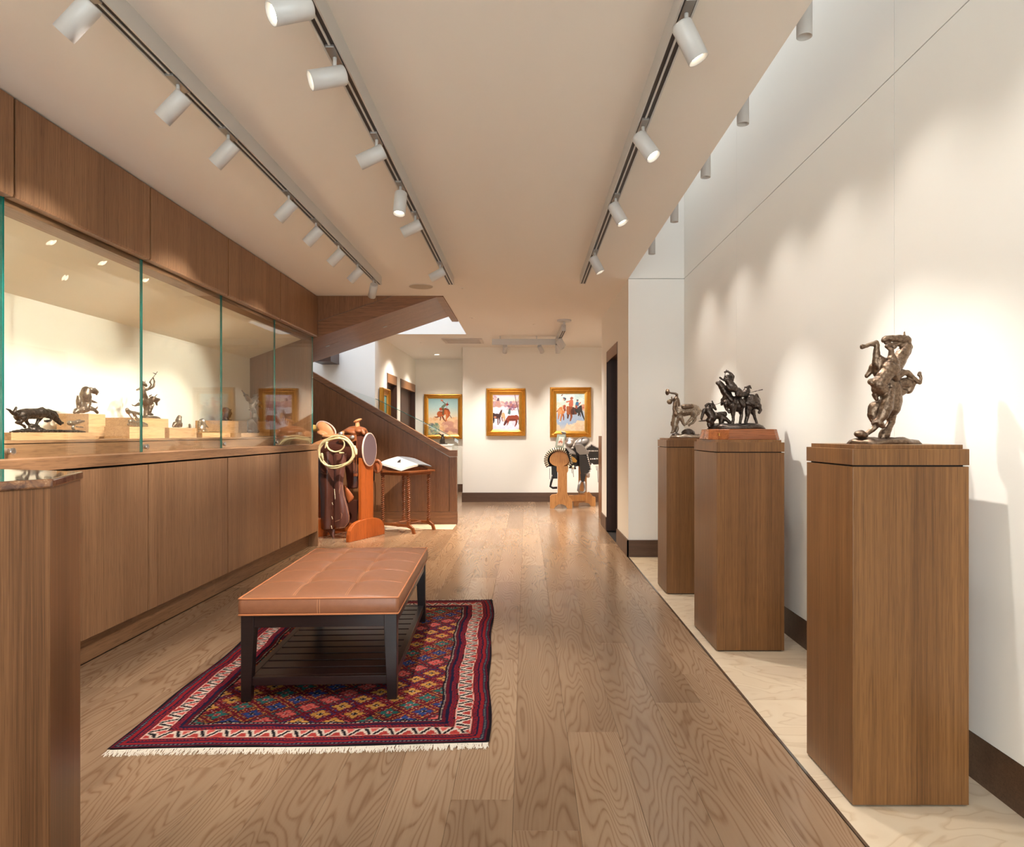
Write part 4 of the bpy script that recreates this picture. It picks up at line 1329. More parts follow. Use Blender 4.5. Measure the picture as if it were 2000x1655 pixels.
ground('ground', 'bronze_light', t, V, 275, 695, 1030, 1074, 0.10, 5)
blob('rock', 'bronze_dark', t, V, [('E', 510, 1010, 0, 90, 62, 80, 0), ('E', 350, 1042, 0, 60, 36, 60, 0)], 0.005, 1)

# ---- cavalry group on a walnut base
V = View(1270, 700, 6.897, Y=4.0)
t = thing('bronze_sculpture', (1.235, 4.0, 1.1625), 'dark bronze of two mounted riders and a fallen man on a walnut base', 'sculpture')
m = MB()
ZB = 1.1625
def trap(x0, x1, hd, v): return None
a0, a1 = V.at(718, 1092).x, V.at(1607, 1092).x
b0, b1_ = V.at(740, 955).x, V.at(1582, 955).x
zt_ = V.at(1100, 957).z
dd0, dd1 = 0.19, 0.175
vs = []
for (xa, xb, dd, z) in ((a0, a1, dd0, ZB), (b0, b1_, dd1, zt_)):
    ch = 0.09
    vs += [(xa, 4.0 - dd + ch, z), (xa + ch, 4.0 - dd, z), (xb - ch * 0.3, 4.0 - dd, z), (xb, 4.0 - dd + ch * 0.3, z), (xb, 4.0 + dd - ch, z), (xb - ch, 4.0 + dd, z), (xa + ch, 4.0 + dd, z), (xa, 4.0 + dd - ch, z)]
m.add(vs, [tuple(range(7, -1, -1)), tuple(range(8, 16))] + [(i, (i + 1) % 8, 8 + (i + 1) % 8, 8 + i) for i in range(8)])
m.build('walnut_base', 'base_walnut', t, bevel=0.004)
pl = V.at(840, 1030); pl.y = 4.0 - dd0 + 0.012
MB().box(a0 + 0.045, a0 + 0.05, 4.0 - dd0 + 0.03, 4.0 - dd0 + 0.05, 1.185, 1.2).build('name_plate', 'brass', t)
g = ground('ground', 'bronze_dark', t, V, 768, 1545, 895, 957, 0.14, 8)
blob('riders_and_horses', 'bronze_dark', t, V, [
    [(1095, 610, 0, 88), (1160, 595, 0, 95), (1185, 640, 0, 90)], [(1040, 540, 0, 76), (1100, 590, 0, 86)],
    [(1040, 500, 0, 66), (990, 420, 0, 56), (955, 365, 0, 44)], [(942, 345, 0, 40), (908, 334, 0, 30)], [(938, 318, 10, 14), (942, 300, 10, 6)],
    [(1005, 600, -40, 40), (1002, 660, -40, 22), (1030, 708, -40, 18), (1052, 730, -40, 19)], [(985, 560, 30, 30), (975, 620, 40, 20)],
    [(1095, 650, -60, 60), (1096, 750, -60, 30), (1102, 820, -60, 20), (1084, 884, -60, 25)],
    [(1215, 660, 40, 55), (1242, 755, 40, 26), (1228, 845, 40, 19), (1222, 870, 40, 22), (1218, 900, 40, 18)],
    [(1185, 580, -90, 24), (1225, 640, -90, 32), (1235, 580, -60, 24)],
    [(1375, 575, 60, 100), (1405, 600, 60, 100), (1330, 590, 60, 84)],
    [(1335, 670, 40, 52), (1322, 780, 40, 30), (1300, 850, 40, 24), (1300, 890, 40, 24)],
    [(1400, 690, 90, 48), (1430, 765, 90, 24), (1466, 872, 90, 18), (1468, 900, 90, 18)],
    [(1455, 640, 20, 52), (1490, 690, 10, 24), (1468, 732, 0, 20)], [(1470, 560, 90, 50), (1498, 650, 90, 20), (1506, 692, 90, 17)], [(1450, 490, 60, 20), (1480, 520, 60, 10)],
    [(1040, 300, -20, 50), (1072, 350, -20, 56), (1115, 405, -20, 60)], [(1036, 258, -20, 38)], [(1000, 275, -20, 16), (1060, 240, -20, 22)],
    [(1090, 300, -20, 29), (1112, 248, -20, 22), (1085, 210, -20, 18), (1042, 182, -20, 16)], [(1000, 188, -20, 16), (1042, 178, -20, 16)], [(1020, 180, -20, 7), (1020, 155, -20, 6)],
    [(1003, 200, -30, 6), (982, 290, -30, 6)], [(985, 302, -30, 13), (932, 264, -30, 14)],
    [(1115, 420, -70, 44), (1050, 420, -90, 32), (1005, 380, -90, 20)], [(1175, 445, -20, 52), (1225, 485, -20, 42), (1265, 490, 0, 40)], [(1010, 490, -60, 24), (1075, 570, -80, 24)],
    [(1150, 490, -90, 40), (1205, 510, -90, 26)],
    [(1320, 440, 60, 50), (1285, 470, 50, 46)], [(1325, 398, 60, 36)], [(1298, 385, 60, 13), (1360, 372, 60, 17), (1378, 402, 60, 10)],
    [(1170, 505, -40, 6), (1500, 424, -40, 6)],
    [(780, 700, 0, 58), (812, 750, 0, 64), (835, 805, 0, 58)], [(745, 640, -10, 20), (775, 615, -10, 20), (820, 625, -10, 20), (830, 660, -10, 20), (790, 690, -10, 34)], [(850, 645, 0, 28), (882, 690, 0, 16)], [(833, 575, 0, 8), (852, 622, 0, 14)], [(880, 625, 0, 5), (985, 590, 0, 5)],
    [(800, 835, 0, 52), (835, 885, 0, 34), (790, 885, 0, 32), (800, 915, 0, 30)], [(885, 770, 0, 48), (950, 782, 0, 42), (1035, 835, -20, 28), (1082, 884, -20, 24)], [(960, 830, 0, 42), (955, 880, 0, 34)],
    [(730, 700, 0, 30), (702, 760, 0, 22), (690, 815, 0, 16)], [(650, 848, 0, 8), (745, 838, 0, 13)], [(1000, 755, 20, 44), (930, 760, 20, 40)],
], 0.0025, 1, 0.95)

# ---- blocks and bronzes in the display case
def block(X0, X1, ua, ub, vt, label, zb=Z0):
    ya, yb = X1 * S / (ua - U0), X1 * S / (ub - U0)
    zt = EYE - (vt - V0) / S * ((ya + yb) / 2)
    b = MB().box(X0, X1, ya, yb, zb, zt).build('display_block', 'block_wood', bevel=0.0012)
    tag(b, label, 'display block', 'wooden blocks in the display case')
    return zt
block(-2.68, -2.50, 22, 193, 845.2, 'long low wooden block under the running horse bronze')
block(-2.92, -2.72, 173, 206, 809, 'tall square wooden block under the bear family bronze')
block(-2.66, -2.50, 253, 322, 834.4, 'wooden block under the buffalo skull bronze')
block(-2.92, -2.70, 262, 329, 817.4, 'tall wooden block under the warrior bronze')
block(-2.69, -2.52, 331, 384, 836, 'low wooden block under the sitting bear bronze')
block(-2.68, -2.50, 395, 450, 845.5, 'flat wooden block under the eagle bronze')
block(-2.92, -2.70, 430, 466, 822.5, 'tall wooden block under the buffalo bronze')
block(-2.70, -2.52, 471, 515, 846, 'flat wooden block under the bronze rider with raised rifle')
block(-2.94, -2.76, 483, 527, 823, 'tall empty wooden block in the corner of the display case')
block(-2.68, -2.50, -90, 4, 831, 'wooden block cut by the edge of the first glass pane')

def case_bronze(V, label, parts, mat='bronze_dark', z=None, extra=None, voxel=0.0022, nm='figure'):
    x0, y0 = (parts[0][0][0], parts[0][0][1]) if parts[0][0] != 'E' else (parts[0][1], parts[0][2])
    p = V.at(x0, y0)
    t = thing('bronze_sculpture', (p.x, p.y, z if z else p.z), label, 'sculpture', 'bronzes in the display case')
    blob(nm, mat, t, V, parts, voxel, 1, 1.06)
    return t
V = View(0, 740, 8.3333, X=-2.58)
t = case_bronze(V, 'black bronze of a galloping horse with head low chasing a small animal', [
    [(330, 600, 0, 92), (420, 570, 0, 82), (560, 570, 0, 82), (690, 555, 0, 78), (745, 560, 0, 66)], [(690, 495, 0, 32), (620, 520, 0, 40)],
    [(760, 555, 0, 62), (850, 590, 0, 50), (920, 665, 0, 43), (970, 715, 0, 34), (1012, 720, 0, 22)], [(790, 515, 0, 26), (890, 555, 0, 26), (945, 612, 0, 14)], [(985, 748, 0, 15)],
    [(280, 580, 0, 32), (215, 570, 0, 26), (155, 512, 0, 20), (100, 490, 0, 9)], [(235, 545, 0, 30), (265, 470, 0, 16)],
    [(330, 640, -30, 68), (300, 700, -30, 36), (232, 714, -30, 18), (290, 735, -30, 16), (360, 766, -30, 18), (376, 788, -30, 20)],
    [(420, 620, 30, 52), (460, 690, 30, 28), (495, 745, 30, 22)], [(685, 620, 30, 45), (642, 700, 30, 24), (615, 752, 30, 20), (665, 778, 30, 14)],
    [(740, 600, -30, 40), (818, 638, -30, 22), (790, 680, -30, 16), (732, 690, -30, 20), (702, 690, -30, 17)],
], z=1.2, nm='horse')
blob('small_animal', 'bronze_light', t, V, [
    [(1130, 722, 0, 40), (1200, 720, 0, 34), (1270, 700, 0, 32), (1325, 695, 0, 24), (1372, 690, 0, 11)], [(1200, 760, 0, 20), (1182, 815, 0, 18)], [(1240, 780, 0, 14), (1350, 792, 0, 12)], [(1300, 670, 0, 10), (1260, 668, 0, 8)], [(1180, 790, 0, 22), (1200, 840, 0, 24)]], 0.0032)
blob('ground', 'bronze_dark', t, V, [[(160, 866, 0, 12), (300, 850, 0, 26), (480, 835, 0, 38), (540, 820, 0, 60), (620, 825, 0, 48), (760, 852, 0, 26), (1100, 856, 0, 24), (1250, 856, 0, 24), (1390, 864, 0, 12)], [(300, 855, 60, 20), (700, 855, 70, 22), (1200, 860, 50, 18)], [(300, 855, -60, 20), (700, 855, -70, 22), (1200, 860, -50, 18)], [(500, 770, 0, 40), (590, 780, 0, 40)]], 0.004)
V = View(0, 740, 8.3333, X=-2.80)
case_bronze(V, 'brown bronze of a mother bear with cubs on a rock', [
    [(1330, 500, 0, 60), (1400, 490, 0, 62), (1250, 522, 0, 44), (1215, 545, 0, 24)], [(1450, 480, 0, 40), (1535, 500, 0, 28), (1582, 552, 0, 22)], [(1560, 500, 0, 14), (1586, 458, 0, 10)],
    [(1400, 195, 0, 66), (1390, 260, 0, 80), (1400, 330, 0, 70), (1420, 375, 0, 60), (1400, 450, 0, 60)], [(1470, 185, 0, 44), (1540, 205, 0, 44), (1582, 220, 0, 24), (1572, 250, 0, 18)], [(1548, 160, 0, 11)], [(1592, 190, 0, 8)],
    [(1460, 290, 0, 32), (1450, 350, 0, 28), (1540, 380, 0, 16), (1576, 390, 0, 9)], [(1280, 300, 0, 27), (1282, 370, 0, 40), (1285, 430, 0, 36), (1268, 462, 0, 22)], [(1256, 275, 0, 8)], [(1300, 280, 0, 8)],
], 'bronze_brown', z=1.32)
V = View(220, 710, 9.733, X=-2.80)
t = case_bronze(V, 'bronze warrior on a rearing horse holding up a bow', [
    [(560, 700, 0, 50), (620, 740, 0, 72), (700, 735, 0, 68)], [(700, 830, 0, 54), (690, 900, 0, 50), (650, 945, 0, 40), (755, 975, 0, 20)], [(640, 800, 0, 60), (640, 890, 0, 44), (625, 990, 0, 40)],
    [(760, 680, 0, 54), (830, 700, 0, 44), (872, 692, 0, 30)], [(830, 740, 0, 24), (842, 790, 0, 16)], [(800, 640, 0, 11), (848, 590, 0, 6)], [(700, 625, 0, 14), (740, 600, 0, 10)], [(760, 780, 0, 30), (730, 850, 0, 34)],
    [(500, 775, 0, 32), (430, 805, 0, 14), (385, 800, 0, 9), (365, 780, 0, 7)],
], 'bronze_brown', z=1.31, nm='horse')
blob('rider', 'bronze_brown', t, V, [
    [(570, 490, 0, 54), (580, 580, 0, 56), (605, 650, 0, 62)], [(595, 395, 0, 42), (630, 420, 0, 30)], [(560, 375, 0, 20), (545, 400, 0, 20), (530, 440, 0, 18)], [(565, 340, 0, 8), (600, 360, 0, 14)], [(622, 310, 0, 6), (615, 360, 0, 9)], [(535, 480, 0, 30), (470, 500, 0, 17), (455, 515, 0, 10)],
    [(640, 500, 0, 28), (720, 480, 0, 18), (780, 440, 0, 20), (798, 345, 0, 15), (770, 280, 0, 12)], [(690, 470, 0, 14), (740, 410, 0, 14), (705, 360, 0, 14), (760, 270, 0, 7), (805, 225, 0, 7), (850, 160, 0, 7)], [(768, 180, 0, 7), (826, 206, 0, 10)]], 0.0032)
ground('ground', 'bronze_brown', t, V, 540, 880, 1005, 1046, 0.05, 4)
V = View(220, 710, 9.733, X=-2.58)
case_bronze(V, 'pale bronze of a tumbled buffalo skull and branches', [
    [(275, 880, 0, 34), (300, 925, 0, 40), (345, 925, 0, 26), (440, 940, 0, 24), (520, 965, 0, 24)], [(400, 960, 0, 24), (450, 1040, 0, 26), (500, 1090, 0, 26)], [(330, 1100, 0, 34), (420, 1130, 0, 36), (520, 1130, 0, 36), (645, 1165, 0, 24)],
    [(300, 950, 0, 13), (360, 1040, 0, 13), (405, 1090, 0, 15)], [(450, 940, 0, 14), (430, 1010, 0, 12), (400, 1050, 0, 12)], [(300, 1160, 0, 24), (400, 1180, 0, 26), (560, 1180, 0, 26), (660, 1190, 0, 18)],
], 'bronze_light', z=1.2)
V = View(220, 710, 9.733, X=-2.61)
case_bronze(V, 'small bronze of a sitting bear on a low block', [
    [(1250, 1135, 0, 56), (1252, 1090, 0, 54), (1262, 1040, 0, 40)], [(1270, 1016, 0, 32), (1306, 1022, 0, 14)], [(1255, 990, 0, 9)], [(1190, 1150, 0, 44), (1150, 1195, 0, 20)], [(1290, 1150, 0, 34), (1300, 1190, 0, 22)], [(1140, 1208, 0, 10), (1230, 1205, 0, 14), (1310, 1208, 0, 10)]], 'bronze_brown', z=1.2)
case_bronze(V, 'tiny bronze bust beside the sitting bear', [[(1468, 1168, 0, 22), (1468, 1190, 0, 18), (1472, 1212, 0, 24)]], 'bronze_light', z=1.2, voxel=0.003)
V = View(370, 730, 8.0, X=-2.58)
case_bronze(V, 'pale bronze eagle with folded wings on a flat block', [
    [(195, 755, 0, 48), (200, 820, 0, 54), (175, 865, 0, 40)], [(208, 722, 0, 22), (225, 728, 0, 10)], [(155, 755, 0, 22), (148, 840, 0, 24)], [(235, 800, 0, 22), (292, 842, 0, 9)], [(225, 870, 0, 30), (262, 892, 0, 18)], [(150, 905, 0, 16), (240, 905, 0, 18), (300, 910, 0, 8)], [(300, 912, 0, 8), (460, 912, 0, 8)]], 'bronze_light', z=1.2)
V = View(370, 730, 8.0, X=-2.80)
case_bronze(V, 'dark bronze buffalo standing on a tall block', [
    [(570, 590, 0, 62), (555, 630, 0, 54), (600, 600, 0, 50)], [(620, 620, 0, 42), (622, 665, 0, 26)], [(640, 580, 0, 10), (650, 560, 0, 6)], [(545, 690, 0, 18), (548, 722, 0, 15)], [(600, 680, 0, 18), (610, 718, 0, 13)], [(520, 610, 0, 22), (516, 690, 0, 11), (520, 722, 0, 12)], [(500, 732, 0, 12), (650, 732, 0, 12)]], 'bronze_dark', z=1.3)
V = View(370, 730, 8.0, X=-2.62)
case_bronze(V, 'tall grey bronze of a rider raising a rifle on a rock column', [
    [(955, 760, 0, 52), (980, 820, 0, 70), (985, 880, 0, 74)], [(1012, 620, 0, 32), (1020, 700, 0, 44), (1000, 780, 0, 60)], [(920, 902, 0, 20), (1070, 905, 0, 24)], [(990, 470, 0, 50), (975, 530, 0, 36), (1010, 600, 0, 34)],
    [(1040, 470, 0, 40), (1085, 450, 0, 30), (1115, 462, 0, 16)], [(1090, 510, 0, 18), (1132, 545, 0, 9)], [(1060, 365, 0, 20), (1015, 400, 0, 30), (960, 440, 0, 36)], [(1000, 345, 0, 12), (1066, 326, 0, 9)], [(1040, 420, 0, 34)],
    [(920, 400, 0, 36), (892, 352, 0, 30), (868, 342, 0, 22)], [(862, 322, 0, 12), (815, 260, 0, 7)], [(1010, 560, 0, 22), (960, 578, 0, 13), (935, 565, 0, 9)], [(1030, 610, 0, 14), (1062, 670, 0, 12), (1096, 716, 0, 8)]], 'bronze_brown', z=1.2)

# ---- small bronze on a white plinth behind the stair cap
V = View(810, 600, 4.651, Y=12.3)
zt = EYE - (868 - V0) / S * 12.3
pp = thing('plinth', ((865 - U0) / S * 12.3, 12.3, 0), 'white plinth behind the stair cap carrying a tiny black bronze', 'plinth')
xx = (866 - U0) / S * 12.3
box('column', 'wall_white', pp, xx - 0.16, xx + 0.17, 12.15, 12.47, 0, zt - 0.03, 0.002)
box('top', 'wall_white', pp, xx - 0.17, xx + 0.18, 12.14, 12.48, zt - 0.03, zt, 0.002)
t = thing('bronze_sculpture', (xx, 12.3, zt), 'tiny black bronze rider standing below the bucking rider painting', 'sculpture')
blob('figure', 'bronze_dark', t, V, [[(245, 1228, 0, 18), (255, 1200, 0, 20), (258, 1180, 0, 14)], [(258, 1162, 0, 10)], [(262, 1190, 0, 8), (240, 1165, 0, 6), (222, 1148, 0, 4)], [(240, 1220, 0, 14), (238, 1240, 0, 10)], [(262, 1220, 0, 14), (268, 1240, 0, 10)]], 0.007)
box('base', 'bronze_dark', t, xx - 0.075, xx + 0.075, 12.25, 12.35, zt, zt + 0.016, 0.003)
# ================================================================== paintings
class Canvas:
    def __init__(self, w, h, seed):
        self.w, self.h = w, h
        self.a = np.zeros((h, w, 3))
        self.X, self.Y = np.meshgrid((np.arange(w) + 0.5) / w, (np.arange(h) + 0.5) / h)
        self.r = np.random.default_rng(seed)
    def vgrad(self, stops):
        ys = [s[0] for s in stops]
        for c in range(3):
            self.a[..., c] = np.interp(self.Y, ys, [s[1][c] for s in stops])
    def put(self, m, c, al=1.0):
        self.a[m] = self.a[m] * (1 - al) + np.array(c) * al
    def ell(self, x, y, rx, ry, c, rot=0, al=1.0):
        ca, sa = math.cos(math.radians(rot)), math.sin(math.radians(rot))
        asp = self.h / self.w
        dx, dy = self.X - x, (self.Y - y) * asp
        p, q = (dx * ca + dy * sa) / rx, (-dx * sa + dy * ca) / (ry * asp)
        self.put(p * p + q * q < 1, c, al)
    def poly(self, pts, c, al=1.0):
        ins = np.zeros(self.X.shape, bool)
        n = len(pts)
        for i in range(n):
            x0, y0 = pts[i]; x1, y1 = pts[(i + 1) % n]
            if y0 == y1: continue
            cond = ((y0 > self.Y) != (y1 > self.Y)) & (self.X < (x1 - x0) * (self.Y - y0) / (y1 - y0) + x0)
            ins ^= cond
        self.put(ins, c, al)
    def line(self, pts, w, c, w1=None, al=1.0):
        w1 = w if w1 is None else w1
        asp = self.h / self.w
        for i in range(len(pts) - 1):
            (x0, y0), (x1, y1) = pts[i], pts[i + 1]
            vx, vy = x1 - x0, (y1 - y0) * asp
            L = vx * vx + vy * vy + 1e-12
            t = np.clip(((self.X - x0) * vx + (self.Y - y0) * asp * vy) / L, 0, 1)
            d = np.hypot(self.X - x0 - t * vx, (self.Y - y0) * asp - t * vy)
            q0, q1 = w + (w1 - w) * i / max(1, len(pts) - 1), w + (w1 - w) * (i + 1) / max(1, len(pts) - 1)
            self.put(d < q0 + (q1 - q0) * t, c, al)
    def daub(self, box_, cols, n, size, al=0.6):
        for _ in range(n):
            x, y = self.r.uniform(box_[0], box_[1]), self.r.uniform(box_[2], box_[3])
            s = size * self.r.uniform(0.5, 1.5)
            self.ell(x, y, s, s * self.r.uniform(0.3, 0.8), cols[self.r.integers(len(cols))], self.r.uniform(-40, 40), al)
    def done(self):
        self.a += self.r.normal(0, 4, self.a.shape[:2])[..., None]
        return np.clip(self.a, 0, 255)

def horse(cv, x, y, s, c, dark, flip=1, graze=False, leap=False):
    L = lambda p: (x + flip * s * p[0], y + s * p[1] * cv.w / cv.h)
    def ln(pts, w, col, w1=None): cv.line([L(p) for p in pts], w * s, col, None if w1 is None else w1 * s)
    legc = dark
    if leap:
        ln([(-0.30, 0.05), (-0.42, 0.25), (-0.55, 0.22), (-0.62, 0.32)], 0.075, legc, 0.03)
        ln([(-0.22, 0.08), (-0.30, 0.34), (-0.40, 0.42)], 0.08, legc, 0.03)
        ln([(0.28, 0.10), (0.30, 0.36), (0.20, 0.44)], 0.07, legc, 0.03)
        ln([(0.34, 0.06), (0.48, 0.26), (0.44, 0.40)], 0.065, c, 0.03)
        ln([(-0.38, -0.05), (-0.55, -0.02), (-0.66, 0.10)], 0.06, dark, 0.02)
    else:
        for q in (-0.30, -0.22, 0.26, 0.33):
            ln([(q, 0.05), (q + 0.01, 0.32), (q, 0.55)], 0.06, legc, 0.028)
        ln([(-0.40, -0.08), (-0.47, 0.12), (-0.45, 0.35)], 0.05, dark, 0.03)
    cv.ell(*L((0, 0)), 0.42 * s, 0.17 * s * cv.w / cv.h * 1.15, c)
    cv.ell(*L((-0.26, -0.02)), 0.19 * s, 0.19 * s * cv.w / cv.h, c)
    cv.ell(*L((0.28, 0.0)), 0.18 * s, 0.19 * s * cv.w / cv.h, c)
    cv.ell(*L((-0.05, 0.10)), 0.30 * s, 0.07 * s * cv.w / cv.h, dark, 0, 0.6)
    if graze:
        ln([(0.34, -0.02), (0.50, 0.20), (0.56, 0.36)], 0.12, c, 0.08)
        ln([(0.55, 0.34), (0.63, 0.50)], 0.075, c, 0.045)
    elif leap:
        ln([(0.34, -0.04), (0.46, 0.10), (0.50, 0.22)], 0.12, c, 0.08)
        ln([(0.50, 0.20), (0.46, 0.36)], 0.07, c, 0.045)
    else:
        ln([(0.32, -0.04), (0.46, -0.24), (0.50, -0.36)], 0.12, c, 0.075)
        ln([(0.50, -0.36), (0.64, -0.26)], 0.07, c, 0.045)
        ln([(0.40, -0.20), (0.45, -0.40)], 0.04, dark, 0.02)

def rider(cv, x, y, s, shirt, hat, trousers, arm_up=False, flip=1):
    k = cv.w / cv.h
    L = lambda p: (x + flip * s * p[0], y + s * p[1] * k)
    cv.line([L((0, 0.02)), L((0.06, 0.28)), L((0.02, 0.42))], 0.06 * s, trousers, 0.04 * s)
    cv.line([L((0, 0)), L((0.03, -0.26))], 0.095 * s, shirt, 0.10 * s)
    cv.ell(*L((0.06, -0.42)), 0.062 * s, 0.075 * s * k, (196, 140, 104))
    cv.ell(*L((0.06, -0.47)), 0.13 * s, 0.028 * s * k, hat)
    cv.ell(*L((0.05, -0.51)), 0.07 * s, 0.05 * s * k, hat)
    if arm_up:
        cv.line([L((0.0, -0.28)), L((-0.16, -0.46)), L((-0.20, -0.66))], 0.042 * s, shirt, 0.03 * s)
        cv.ell(*L((-0.22, -0.72)), 0.12 * s, 0.045 * s * k, hat, 25)
    else:
        cv.line([L((0.03, -0.22)), L((0.18, -0.10)), L((0.26, -0.14))], 0.04 * s, shirt, 0.03 * s)

class Sketch:
    """draws on a canvas in the coordinates of a close-up: rectangle (x0,y0)-(x1,y1)"""
    def __init__(self, cv, x0, y0, x1, y1):
        self.cv, self.x0, self.y0, self.w, self.h = cv, x0, y0, x1 - x0, y1 - y0
    def p(self, q): return ((q[0] - self.x0) / self.w, (q[1] - self.y0) / self.h)
    def line(self, pts, w, c, w1=None): self.cv.line([self.p(q) for q in pts], w / self.w, c, None if w1 is None else w1 / self.w)
    def ell(self, x, y, rx, ry, c, rot=0, al=1.0): self.cv.ell(*self.p((x, y)), rx / self.w, ry / self.h, c, rot, al)
    def poly(self, pts, c, al=1.0): self.cv.poly([self.p(q) for q in pts], c, al)
    def daub(self, x0, x1, y0, y1, cols, n, size, al=0.6):
        (a, c), (b, d) = self.p((x0, y0)), self.p((x1, y1))
        self.cv.daub((a, b, c, d), cols, n, size / self.w, al)

def art_rodeo():
    cv = Canvas(150, 182, 1); k = Sketch(cv, 195, 215, 1180, 1410)
    cv.vgrad([(0, (140, 172, 172)), (0.25, (168, 190, 184)), (0.5, (216, 200, 172)), (0.62, (224, 186, 142)), (1, (226, 168, 112))])
    k.daub(195, 1180, 850, 1410, [(232, 190, 146), (220, 166, 116), (240, 200, 152)], 150, 60)
    k.daub(700, 1180, 1000, 1300, [(214, 160, 130), (196, 140, 120), (232, 188, 150)], 60, 80)
    k.daub(780, 1180, 1230, 1300, [(166, 112, 100), (190, 136, 116)], 20, 60)
    k.daub(195, 560, 1040, 1400, [(96, 124, 104), (140, 160, 130), (170, 176, 140), (110, 112, 120), (190, 190, 160)], 150, 34)
    red, dk, md = (172, 84, 38), (112, 48, 24), (196, 108, 56)
    k.line([(520, 820), (450, 835), (405, 820)], 22, dk, 8)
    k.line([(590, 800), (602, 850), (588, 930)], 24, dk, 12)
    k.line([(650, 780), (710, 910), (770, 968)], 28, dk, 10)
    k.line([(860, 720), (920, 800), (965, 865)], 16, (120, 96, 84), 10)
    k.ell(575, 730, 95, 95, red); k.ell(640, 720, 100, 85, red); k.ell(610, 570, 55, 55, (164, 72, 40))
    k.ell(770, 640, 95, 110, red); k.ell(820, 660, 60, 95, md)
    k.line([(830, 600), (880, 690), (860, 780), (800, 850)], 46, red, 30)
    k.line([(790, 720), (800, 850), (775, 930), (805, 945)], 30, md, 14)
    k.line([(740, 560), (860, 590), (880, 660)], 22, dk, 12)
    k.line([(560, 640), (700, 700)], 10, dk)
    k.line([(680, 560), (690, 620), (680, 740)], 36, (92, 74, 46), 24)
    k.line([(670, 500), (760, 420)], 44, (98, 110, 88), 36)
    k.line([(790, 470), (810, 540)], 16, (150, 150, 150))
    k.ell(815, 420, 38, 42, (168, 62, 40)); k.ell(835, 410, 44, 18, (90, 40, 40), 20); k.line([(820, 380), (835, 345)], 10, (190, 90, 70))
    k.line([(740, 380), (690, 350), (665, 310)], 13, (84, 84, 74))
    k.ell(645, 290, 45, 30, (196, 116, 84), 20)
    return cv.done()

def art_snow():
    cv = Canvas(144, 190, 2); k = Sketch(cv, 270, 250, 1100, 1340)
    cv.vgrad([(0, (206, 186, 206)), (0.10, (236, 214, 206)), (0.22, (244, 216, 190)), (0.33, (206, 164, 160)), (0.39, (240, 232, 240)), (1, (226, 218, 232))])
    k.daub(270, 1100, 470, 640, [(186, 130, 128), (206, 160, 150), (150, 116, 140), (220, 180, 170)], 150, 34)
    k.daub(720, 1000, 560, 740, [(150, 90, 100), (120, 84, 112), (186, 120, 110)], 70, 34)
    k.daub(270, 400, 300, 560, [(190, 150, 150), (170, 130, 136)], 30, 30)
    k.poly([(310, 640), (430, 360), (475, 365), (530, 640)], (188, 140, 126)); k.poly([(400, 450), (430, 355), (475, 360), (470, 450)], (92, 64, 84))
    k.daub(270, 1100, 660, 1340, [(250, 246, 250), (220, 214, 232), (240, 232, 240)], 140, 60, 0.5)
    k.line([(960, 260), (1000, 480), (1050, 660), (1095, 860)], 9, (104, 72, 76), 16); k.line([(1020, 560), (1060, 420), (1090, 300)], 6, (130, 96, 96))
    k.poly([(775, 700), (825, 695), (830, 800), (815, 870), (735, 840)], (78, 104, 104)); k.ell(795, 700, 22, 18, (84, 64, 60))
    dk = (66, 38, 34)
    k.ell(400, 920, 130, 80, dk); k.ell(300, 900, 60, 80, dk); k.line([(480, 920), (520, 830), (540, 770)], 44, dk, 30); k.line([(545, 760), (520, 850)], 26, (84, 50, 40), 16)
    k.line([(540, 740), (530, 715)], 9, dk); k.line([(560, 745), (570, 720)], 9, dk)
    k.line([(300, 960), (310, 1060), (300, 1120)], 30, (44, 30, 40), 16); k.line([(440, 980), (435, 1080), (440, 1180)], 22, (110, 64, 52), 12); k.line([(490, 980), (500, 1060), (485, 1140)], 20, dk, 12); k.ell(350, 950, 40, 30, (196, 130, 100))
    tn = (222, 172, 128)
    k.ell(600, 900, 58, 85, tn); k.line([(600, 840), (640, 960), (630, 1060)], 36, tn, 22); k.line([(560, 960), (570, 1040), (590, 1080)], 20, (150, 100, 80), 10)
    rd, rk = (148, 64, 38), (92, 38, 30)
    k.line([(1060, 940), (1085, 1040), (1085, 1160)], 18, rk, 12)
    k.line([(1000, 1020), (1010, 1120), (965, 1230)], 30, rd, 13); k.line([(1020, 1020), (1030, 1090), (1000, 1190)], 22, rk, 10)
    k.ell(900, 980, 170, 88, rd); k.ell(1000, 970, 82, 88, rd); k.ell(830, 990, 90, 80, rd)
    k.line([(790, 960), (730, 1030), (690, 1090)], 62, rd, 44); k.line([(690, 1090), (660, 1140), (635, 1185)], 44, rk, 26)
    k.line([(780, 1040), (750, 1110), (725, 1190)], 28, rd, 12); k.ell(880, 1030, 130, 26, rk, 0, 0.6)
    return cv.done()

